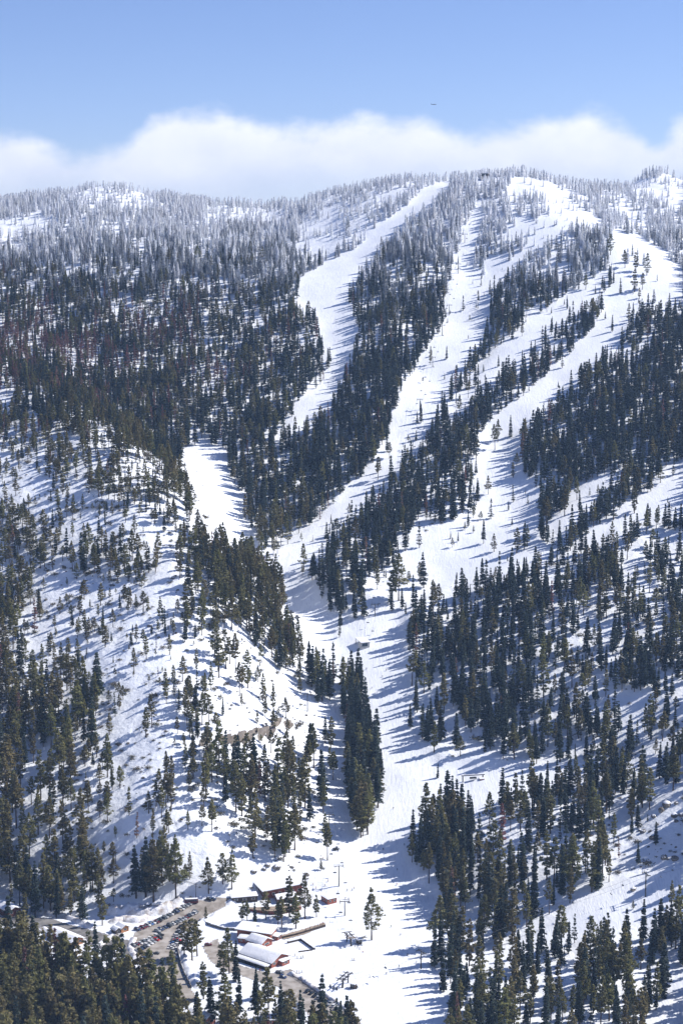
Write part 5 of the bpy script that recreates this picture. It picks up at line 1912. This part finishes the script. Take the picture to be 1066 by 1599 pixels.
PEOPLE = [
    ((598, 1327), 'glide', 'black', 'black', -100, 'just above the broad shadow by the island'),
    ((586, 1347), 'glide', 'navy', 'grey', -110, 'at the top left tip of the broad shadow'),
    ((620, 1359), 'glide', 'blue', 'black', -90, 'inside the broad shadow left of the tall firs'),
    ((596, 1370), 'glide', 'black', 'navy', -120, 'in the middle of the broad shadow'),
    ((619, 1382), 'glide', 'red', 'black', -100, 'at the bottom of the broad shadow'),
    ((631, 1320), 'glide', 'grey', 'black', -90, 'in the sun just left of the tall firs'),
    ((504, 1342), 'stand', 'red', 'black', 30, 'by the last firs left of the lift'),
    ((512, 1377), 'stand', 'red', 'grey', 60, 'above the small brick-red kiosk'),
    ((507, 1384), 'stand', 'black', 'black', 10, 'on the tower shadow above the kiosk'),
    ((488, 1382), 'stand', 'orange', 'black', -20, 'at the edge of the trees right of the large lodge'),
    ((493, 1388), 'stand', 'pink', 'grey', -20, 'a step in front of the trees behind the kiosk'),
    ((550, 1391), 'stand', 'grey', 'black', 200, 'right of the upper lift tower, left one of a pair'),
    ((553, 1388), 'stand', 'tan' if False else 'orange', 'black', 190, 'right of the upper lift tower, right one of a pair'),
    ((542, 1391), 'glide', 'navy', 'black', -70, 'close under the cable between the two lowest towers'),
    ((539, 1404), 'glide', 'black', 'grey', -60, 'above the lowest tower, left one of two'),
    ((544, 1405), 'glide', 'blue', 'black', -60, 'above the lowest tower, right one of two'),
    ((596, 1419), 'stand', 'white', 'grey', 180, 'right beside the crown of the lone pine'),
    ((591, 1421), 'stand', 'teal', 'black', 170, 'between the lone pine and a person in white'),
    ((610, 1448), 'glide', 'green', 'black', -95, 'on sunny snow right of the lone pine'),
    ((625, 1461), 'glide', 'navy', 'grey', -100, 'on sunny snow further right of the lone pine'),
    ((636, 1492), 'glide', 'black', 'black', -100, 'at the rim of the big lower shadow'),
    ((650, 1504), 'stand', 'navy', 'black', 160, 'beside the lift tower at the lower forest edge'),
    ((623, 1510), 'glide', 'grey', 'black', -80, 'on the thin shadow below the big one'),
    ((603, 1521), 'glide', 'black', 'navy', -60, 'leaning into the lowest shadow bands'),
    ((577, 1527), 'stand', 'grey', 'navy', 180, 'right of the dark lift station'),
    ((566, 1488), 'glide', 'red', 'black', -90, 'just below the pale loading station'),
    ((558, 1481), 'stand', 'black', 'black', 90, 'in line at the loading station, tallest of the group'),
    ((561, 1483), 'stand', 'navy', 'grey', 90, 'in line at the loading station, lowest of the group'),
    ((554, 1479), 'stand', 'white', 'black', 90, 'in line at the loading station, leftmost'),
    ((550, 1500), 'stand', 'grey', 'black', 20, 'at the big shadow tip, left of two'),
    ((553, 1500), 'stand', 'red', 'navy', 200, 'at the big shadow tip, right of two'),
    ((460, 1493), 'stand', 'navy', 'black', 0, 'closest to the corner of the long-porch lodge'),
    ((464, 1497), 'stand', 'black', 'grey', 0, 'in front of the snow-play pen, leftmost of three'),
    ((470, 1497), 'stand', 'teal', 'black', 180, 'in front of the snow-play pen, middle of three'),
    ((473, 1496), 'stand', 'green', 'black', 180, 'in front of the snow-play pen, right of three'),
    ((459, 1519), 'stand', 'white', 'grey', 0, 'above the snow bank, leftmost of the beginners'),
    ((463, 1519), 'stand', 'grey', 'grey', 40, 'above the snow bank, second of the beginners'),
    ((467, 1520), 'stand', 'orange', 'grey', 180, 'above the snow bank, third of the beginners'),
    ((471, 1519), 'stand', 'black', 'black', 180, 'above the snow bank, rightmost of the beginners'),
    ((406, 1517), 'stand', 'red', 'navy', -90, 'on the driveway before the porch'),
    ((478, 1453), 'stand', 'red', 'black', 30, 'at the lower end of the plank walkway'),
    ((484, 1451), 'stand', 'grey', 'black', 30, 'on the plank walkway behind a person in red'),
    ((491, 1449), 'stand', 'red', 'grey', 200, 'halfway along the plank walkway'),
    ((496, 1447), 'stand', 'navy', 'black', 200, 'near the upper end of the plank walkway'),
    ((500, 1446), 'stand', 'orange', 'black', 100, 'second from the upper end of the plank walkway'),
    ((504, 1444), 'stand', 'red', 'black', 200, 'last at the upper end of the plank walkway'),
    ((307, 738), 'glide', 'navy', 'black', -100, 'highest on the gully run behind the left hill'),
    ((305, 759), 'glide', 'black', 'black', -80, 'by the left edge of the gully run'),
    ((317, 759), 'glide', 'grey', 'black', -80, 'on the first shadow band of the gully run'),
    ((435, 869), 'glide', 'black', 'black', -90, 'where the gully run joins the main run'),
    ((472, 962), 'stand', 'black', 'grey', 0, 'beside the snow groomer, left of two'),
    ((475, 962), 'stand', 'navy', 'black', 180, 'beside the snow groomer, right of two'),
    ((603, 1047), 'glide', 'black', 'black', -100, 'in the shade below the drive station, right one'),
    ((597, 1057), 'glide', 'navy', 'black', -110, 'in the shade below the drive station, lower one'),
    ((572, 1045), 'glide', 'grey', 'navy', -90, 'close to the top of the narrow island'),
    ((580, 1075), 'glide', 'black', 'grey', -80, 'between two shadows below the drive station'),
    ((589, 1163), 'glide', 'black', 'black', -80, 'beside the middle of the narrow tree island'),
    ((665, 1236), 'glide', 'navy', 'black', -120, 'right below the lone little fir on the run'),
    ((614, 1263), 'glide', 'black', 'black', -95, 'right of the foot of the narrow tree island'),
]
for a in PEOPLE:
    person(*a)


# ------------------------------------------------------------------ rocks
def rock_mesh(seed, m_, flat=0.7, rough=0.28):
    r_ = np.random.default_rng(seed)
    b_ = bmesh.new()
    bmesh.ops.create_icosphere(b_, subdivisions=3, radius=1.0)
    ph = r_.uniform(0, 100, 3)
    for v_ in b_.verts:
        c = v_.co
        n = float(fbm(np.array([c.x * 1.3 + ph[0] + c.z]), np.array([c.y * 1.3 + ph[1] - c.z * 0.7]), 1.0, 3)[0])
        k = 1 + rough * n * 1.6
        # facet the boulder a little
        k = min(k, 1.12)
        v_.co = Vector((c.x * k, c.y * k * 0.85, c.z * k * flat))
    me_ = bpy.data.meshes.new('boulder')
    b_.to_mesh(me_)
    b_.free()
    me_.materials.append(m_)
    return me_


ROCKS = [rock_mesh(900 + i, M['rock'], 0.6 + 0.1 * (i % 3)) for i in range(5)]
SNOWCAP = []
for i in range(2):
    b_ = bmesh.new()
    bmesh.ops.create_icosphere(b_, subdivisions=3, radius=1.0)
    bmesh.ops.delete(b_, geom=[x for x in b_.verts if x.co.z < 0.30], context='VERTS')
    for v_ in b_.verts:
        v_.co.z = v_.co.z * 0.72 + 0.04
        v_.co.x *= 0.94
        v_.co.y *= 0.86
    me_ = bpy.data.meshes.new('snow_cap'); b_.to_mesh(me_); b_.free(); me_.materials.append(M['roofsnow'])
    me_.polygons.foreach_set('use_smooth', [True] * len(me_.polygons))
    SNOWCAP.append(me_)
BOULD = [
    (1018, 1310, 5.0, 'large rounded dark boulder in the middle of the rocky right-hand slope', False), (1053, 1342, 5.0, 'big grey boulder at the right edge, lowest of the rocky slope', False), (1003, 1300, 4.0, 'dark boulder just left of the large rounded one', True),
    (1052, 1275, 5.0, 'wide dark boulder under a snow ledge near the right edge', True), (1063, 1274, 4.0, 'dark boulder cut by the right edge below the ridge', True), (1040, 1258, 6.5, 'broad dark boulder on the crest of the rocky right-hand slope', True), (1055, 1283, 3.0, 'small dark boulder below the snow ledge near the right edge', False),
    (1035, 1341, 3.5, 'flat dark boulder left of the lowest grey one', True), (998, 1297, 2.6, 'small dark boulder at the left of the rocky slope', True), (1020, 1276, 3.6, 'brown boulder just below the crest of the rocky slope', True),
    (988, 1390, 4.2, 'boulder beside the young firs left of the tall lift tower', True), (1032, 1266, 5.5, 'brown rock face at the left end of the rocky crest', False), (824, 1271, 2.6, 'small dark boulder at the foot of the middle firs', True),
    (396, 1362, 4.0, 'grey boulder left of the rock ledge above the lodge', True), (432, 1356, 5.5, 'grey rock on the snow mound above the lodge', True), (418, 1352, 4.0, 'rock at the left end of the ledge above the lodge', True), (412, 1358, 3.2, 'small rock under the ledge above the lodge', True),
    (131, 917, 2.5, 'dark rock alone on the bald snow of the left hill', True), (292, 1016, 3.0, 'dark rock between small pines on the hill shoulder', True), (232, 1415, 4.5, 'dark rock at the foot of the tall pines above the car park', True), (135, 907, 3.0, 'flat dark rock half buried high on the left hill', True),
    (500, 1296, 1.8, 'small rock by the lift line', True), (1055, 1255, 3.0, 'dark stone up on the crest at the right edge', True),
]
for i, (u, v, s_, lab, capd) in enumerate(BOULD):
    p = ground_at(u, v)
    root = empty('boulder', (p.x, p.y, p.z + s_ * 0.12), random.uniform(0, 6.28))
    sc_ = s_ * 0.55
    root.scale = (sc_, sc_ * random.uniform(0.8, 1.1), sc_)
    o = bpy.data.objects.new('stone', ROCKS[i % 5]); COL.objects.link(o); o.parent = root
    if capd:
        o = bpy.data.objects.new('snow_cap', SNOWCAP[i % 2]); COL.objects.link(o); o.parent = root
    tag(root, lab, 'boulder', 'boulders on the snow')

# bare rock slabs on the near hill's shoulder: leaning plates, laid with the slope
def outcrop(px_list, label, m_):
    P = [ground_at(u, v) for u, v, a, b in px_list]
    base = P[0].copy()
    root = empty('rock_outcrop', base)
    tag(root, label, 'rock outcrop')
    for k, (p, (u, v, a, b)) in enumerate(zip(P, px_list)):
        me_ = rock_mesh(700 + k + int(u), m_, 0.5, 0.42)
        o = bpy.data.objects.new('rock_slab', me_)
        COL.objects.link(o)
        o.parent = root
        o.location = p - base + Vector((0, 0, -0.5))
        o.scale = (a * 0.5, b * 0.6, 2.4)
        o.rotation_euler = (R(25), R(6), R(-38 + 14 * math.sin(k)))


outcrop([(314, 1160, 6, 12), (322, 1159, 4, 10), (331, 1163, 5, 10), (338, 1154, 5, 13), (345, 1156, 7, 18), (353, 1158, 6, 18), (362, 1158, 9, 20), (371, 1154, 8, 20), (378, 1156, 8, 18), (387, 1150, 8, 18)], 'long tan granite outcrop breaking the snow on the near hill', M['tanrock'])
outcrop([(395, 1143, 6, 12), (404, 1147, 8, 18), (411, 1141, 6, 14), (417, 1145, 9, 20)], 'middle tan granite outcrop, right of the longest one', M['tanrock'])
outcrop([(424, 1133, 6, 12), (431, 1128, 6, 14), (445, 1132, 7, 14), (451, 1134, 5, 10)], 'upper right tan granite outcrop next to a tall pine', M['tanrock'])

# small stones and low brush poking through the snow: nobody could count them
stone_col = bpy.data.collections.new('small_stone_models')
for i in range(3):
    stone_col.objects.link(bpy.data.objects.new('stone_model_%d' % i, ROCKS[i]))
brush_col = bpy.data.collections.new('brush_models')
M['brush'] = noisy('manzanita_brush', (0.07, 0.06, 0.04), (0.16, 0.14, 0.09), 1.0, 0.9, obj_rand=0.25)
for i in range(3):
    r_ = np.random.default_rng(800 + i)
    n = 150
    C_ = r_.normal(size=(n, 3)) * np.array([0.9, 0.9, 0.4]) + np.array([0, 0, 0.55])
    LV, LF = leaf_quads(C_, 0.34, 1, r_)
    brush_col.objects.link(bpy.data.objects.new('brush_model_%d' % i, np_mesh('brush_model', LV, LF, [M['brush']])))


def scatter_obj(name, label, cat, n_try, dens, coll, npid, s0, s1, seed, sink):
    r_ = np.random.default_rng(seed)
    x = r_.uniform(-1, 1, n_try)
    y = r_.uniform(960, 2400, n_try)
    x = x * (0.19 * y + 40)
    z = gz(x, y)
    u, v, f = project(x, y, z)
    d = np.zeros(n_try)
    for dd, poly in dens:
        d[in_poly(u, v, poly)] = dd
    for p in PISTES:
        d[in_poly(u, v, p)] = 0
    d = d * np.clip(1 + 2.5 * fbm(x + 9, y, 30, 2), 0, 3)
    k = r_.random(n_try) < d
    x, y, z = x[k], y[k], z[k]
    s_ = (s0 + (s1 - s0) * r_.random(len(x)) ** 2.5)
    me_ = bpy.data.meshes.new(name)
    me_.vertices.add(len(x))
    me_.vertices.foreach_set('co', np.stack([x, y, z - sink * s_], 1).astype(np.float32).ravel())
    for an, ty, av in (('pid', 'INT', r_.integers(0, npid, len(x)).astype(np.int32)), ('scl', 'FLOAT', s_.astype(np.float32)), ('wid', 'FLOAT', r_.uniform(0.8, 1.5, len(x)).astype(np.float32)), ('rot', 'FLOAT', r_.uniform(0, 6.28, len(x)).astype(np.float32)), ('lean', 'FLOAT', np.zeros(len(x), np.float32))):
        a = me_.attributes.new(an, ty, 'POINT')
        a.data.foreach_set('value', av)
    o = bpy.data.objects.new(name, me_)
    COL.objects.link(o)
    md_ = o.modifiers.new('scatter', 'NODES')
    md_.node_group = scatter_group(name + '_group', coll)
    tag(o, label, cat, kind='stuff')


HILL = [(-60, 650), (130, 640), (265, 705), (330, 830), (400, 880), (460, 990), (470, 1100), (510, 1380), (300, 1400), (150, 1430), (60, 1200), (-60, 1000)]
RIGHTLOW = [(880, 1340), (960, 1270), (1080, 1230), (1080, 1370), (960, 1400)]
scatter_obj('loose_stones', 'small stones showing through the snow', 'stones', 26000, [(0.015, [(480, 500), (1066, 500), (1066, 1300), (640, 1300)]), (0.055, HILL), (0.22, [(60, 880), (300, 900), (330, 1030), (240, 1050), (60, 960)]), (0.30, [(395, 1110), (520, 1090), (520, 1170), (400, 1150)]), (0.18, [(380, 1340), (450, 1340), (470, 1375), (380, 1375)]), (0.12, [(740, 830), (700, 780), (640, 830), (640, 920), (720, 890)]), (0.16, RIGHTLOW)], stone_col, 3, 0.3, 1.5, 41, 0.1)
scatter_obj('low_brush', 'low brush and saplings poking out of the snow', 'brush', 40000, [(0.03, [(480, 600), (1066, 600), (1066, 1300), (640, 1300)]), (0.13, HILL), (0.25, [(60, 700), (300, 720), (330, 830), (240, 850), (60, 760)]), (0.10, [(740, 830), (700, 760), (640, 830), (640, 920), (720, 890)]), (0.14, RIGHTLOW)], brush_col, 3, 0.5, 2.0, 43, 0.1)

# ------------------------------------------------------------------ power line, aircraft
def pole(px, h, label, arm_rz=0.0):
    p = ground_at(*px)
    root = empty('utility_pole', p, arm_rz)
    tag(root, label, 'pole', 'utility poles')
    mb = MB(); mb.tube((0, 0, -1.5), (0, 0, h), 0.22, 0.15, 8); mb.build('mast', M['bark'], root)
    mb = MB(); mb.box((0, 0, h - 0.6), (2.6, 0.16, 0.16)); mb.box((0, 0, h - 2.0), (2.0, 0.16, 0.16)); mb.build('crossarm', M['bark'], root)
    for x in (-1.2, 0, 1.2):
        mb = MB(); mb.tube((x, 0, h - 0.55), (x, 0, h - 0.2), 0.07, n=6); mb.build('insulator', M['palesteel'], root)
    return p + Vector((0, 0, h - 0.2))


a1 = pole((18, 1430), 17, 'thin wooden power pole beside the house at the left edge', 0.3)
a2 = pole((181, 1349), 10, 'thin wooden power pole alone on the shaded slope above the car park', 0.3)
a3 = pole((306, 1403), 10, 'thin wooden power pole behind the maroon shuttle bus', 0.2)
a0 = a1 + Vector((-120, -70, -6))
for i, off in enumerate((-1.2, 0.0, 1.2)):
    pts_ = []
    for p, q in ((a0, a1), (a1, a2), (a2, a3)):
        for k in range(12):
            t = k / 12
            pts_.append(p.lerp(q, t) + Vector((off, 0, -4 * 3.0 * t * (1 - t))))
    pts_.append(a3 + Vector((off, 0, 0)))
    b0 = pts_[0].copy()
    mb = MB(); mb.path([q - b0 for q in pts_], 0.05, 4)
    c = mb.build('power_cable', M['cable']); c.location = b0
    tag(c, 'dark power cable slung between the wooden poles, %s of three' % ['leftmost', 'middle one', 'rightmost'][i], 'cable', 'power cables')

dx, dy, dz = pix_dir(677, 163)
Yp = 10500.0
t = Yp / float(dy)
root = empty('airliner', (float(dx) * t, Yp, CAMZ + float(dz) * t), R(20))
root.rotation_euler = (R(-6), R(-4), R(20))
tag(root, 'tiny airliner flying above the cloud bank', 'aircraft')
M['plane'] = mat('aircraft_paint', (0.10, 0.11, 0.16), 0.5)
mb = MB()
secs = []
for x, r_ in ((-17, 0.3), (-14, 1.2), (-8, 1.9), (10, 1.9), (14, 1.6), (17, 0.4)):
    secs.append([(x, math.cos(a) * r_, math.sin(a) * r_) for a in np.linspace(0, 2 * math.pi, 12, endpoint=False)])
loft(secs, mb); mb.build('fuselage', M['plane'], root)
for s_ in (-1, 1):
    mb = MB(); mb.add([(4, s_ * 1.5, -0.6), (-1, s_ * 1.5, -0.6), (-6, s_ * 17, 0.9), (-4.5, s_ * 17, 0.9), (4, s_ * 1.5, -0.1), (-1, s_ * 1.5, -0.1), (-6, s_ * 17, 1.1), (-4.5, s_ * 17, 1.1)], [(0, 1, 2, 3), (7, 6, 5, 4), (0, 3, 7, 4), (1, 5, 6, 2), (3, 2, 6, 7), (0, 4, 5, 1)]); mb.build('wing', M['plane'], root)
    mb = MB(); mb.tube((3.5, s_ * 6, -1.4), (-0.5, s_ * 6, -1.4), 0.9, 0.7, 10); mb.build('engine', M['plane'], root)
mb = MB(); mb.add([(-12, -0.15, 1), (-16, -0.15, 1), (-17.5, -0.1, 6.5), (-15.5, -0.1, 6.5), (-12, 0.15, 1), (-16, 0.15, 1), (-17.5, 0.1, 6.5), (-15.5, 0.1, 6.5)], [(0, 1, 2, 3), (7, 6, 5, 4), (0, 3, 7, 4), (1, 5, 6, 2), (3, 2, 6, 7), (0, 4, 5, 1)]); mb.build('tail_fin', M['plane'], root)
mb = MB(); mb.box((-15.5, 0, 1.2), (2.4, 11, 0.25)); mb.build('tailplane', M['plane'], root)

# ------------------------------------------------------------------ labels of the individual trees
LM = [('the lone tall pine', 580, 1440), ('the large lodge', 430, 1385), ('the brick-red kiosk', 512, 1408), ('the long-porch lodge', 425, 1498), ('the butterfly-roofed building', 400, 1460), ('the car park', 250, 1455), ('the orange roadside cabin', 112, 1472), ('the car park hut', 186, 1450),
      ('the house at the left edge', 12, 1425), ('the curved retaining wall', 285, 1515), ('the driveway', 500, 1560), ('the dark lift station', 536, 1535), ('the long red building', 395, 1595), ('the red forest house', 318, 1590), ('the bottom left corner', 20, 1590),
      ('the narrow tree island', 565, 1200), ('the drive station', 570, 1000), ('the granite outcrops', 385, 1145), ('the snow-play pen', 470, 1478), ('the timber gantry', 738, 1215), ('the blue hut', 757, 1302), ('the right-hand rocky slope', 1030, 1290), ('the tall lower-right tower', 1003, 1385), ('the tilted lift tower', 842, 1440),
      ('the flat-snow lift tower', 657, 1505), ('the bottom right corner', 1040, 1580), ('the shuttle bus', 299, 1408), ('the pole on the shaded slope', 181, 1340), ('the left-hand gully', 60, 1200), ('the shaded snow gully', 250, 1300), ('the bald top of the left hill', 180, 950), ('the summit lift', 640, 800),
      ('the broad tree shadow', 650, 1340), ('the lower edge firs', 200, 1580), ('the right forest middle', 760, 1080), ('the right edge of the forest', 1050, 1100), ('the lower right wood', 800, 1420), ('the bottom edge of the wood', 760, 1560), ('the snow below the rocks', 960, 1420)]
words_k = {'open': 'wide-boughed pine', 'fir': 'dark dense fir', 'pine': 'olive open pine', 'brown': 'dry brown conifer', 'bare': 'bare grey snag'}
recs = []
for o, kd, h, lab in IND:
    if lab:
        tag(o, lab, 'tree')
        continue
    u, v, f = project(o.location.x, o.location.y, o.location.z)
    hp = h * FPX / f
    vc = v - hp * 0.5
    best = min(LM, key=lambda q: (q[1] - u) ** 2 + (q[2] - vc) ** 2)
    du, dv = u - best[1], vc - best[2]
    ad = math.degrees(math.atan2(-dv, du)) % 360
    rel = ['right of', 'up-right of', 'above', 'up-left of', 'left of', 'down-left of', 'below', 'down-right of'][int((ad + 22.5) // 45) % 8]
    dist = math.hypot(du, dv)
    if dist < 16:
        rel = 'right at'
    elif dist < 48:
        rel = 'close ' + rel
    size = 'tall' if h > 32 else ('short' if h < 22 else 'medium-height')
    recs.append([o, '%s %s %s %s' % (size, words_k[kd], rel, best[0]), float(u), best[0]])
from collections import defaultdict
byl = defaultdict(list)
for r_ in recs:
    byl[r_[1]].append(r_)
for lab, rs in byl.items():
    rs.sort(key=lambda r_: r_[2])
    for k, r_ in enumerate(rs):
        L_ = lab
        if len(rs) == 2:
            L_ = lab + (', left one' if k == 0 else ', right one')
        elif len(rs) > 2:
            L_ = lab + (', leftmost' if k == 0 else ', rightmost' if k == len(rs) - 1 else ', %s from left' % ordinal(k))
        tag(r_[0], L_, 'tree', 'trees around ' + r_[3])

# ------------------------------------------------------------------ haze
hz = MB()
hx, hy0, hy1 = 8.0 * (0.195 * 5200 + 70) + 20, -640, 5240
zb, zt = float(Zg.min()) - 1.5, float(Zg.max()) + 45
hz.box((0, (hy0 + hy1) / 2, (zb + zt) / 2), (hx * 2, hy1 - hy0, zt - zb))
hm = bpy.data.materials.new('haze')
hm.use_nodes = True
hm.node_tree.nodes.clear()
ho = hm.node_tree.nodes.new('ShaderNodeOutputMaterial')
hv = hm.node_tree.nodes.new('ShaderNodeVolumePrincipled')
hv.inputs['Color'].default_value = (0.42, 0.64, 1.0, 1)
hv.inputs['Density'].default_value = 3.4e-5
hv.inputs['Anisotropy'].default_value = 0.2
hm.node_tree.links.new(hv.outputs[0], ho.inputs['Volume'])
hob = hz.build('haze', hm)
tag(hob, 'thin blue haze between the viewer and the mountain', 'haze', kind='stuff')
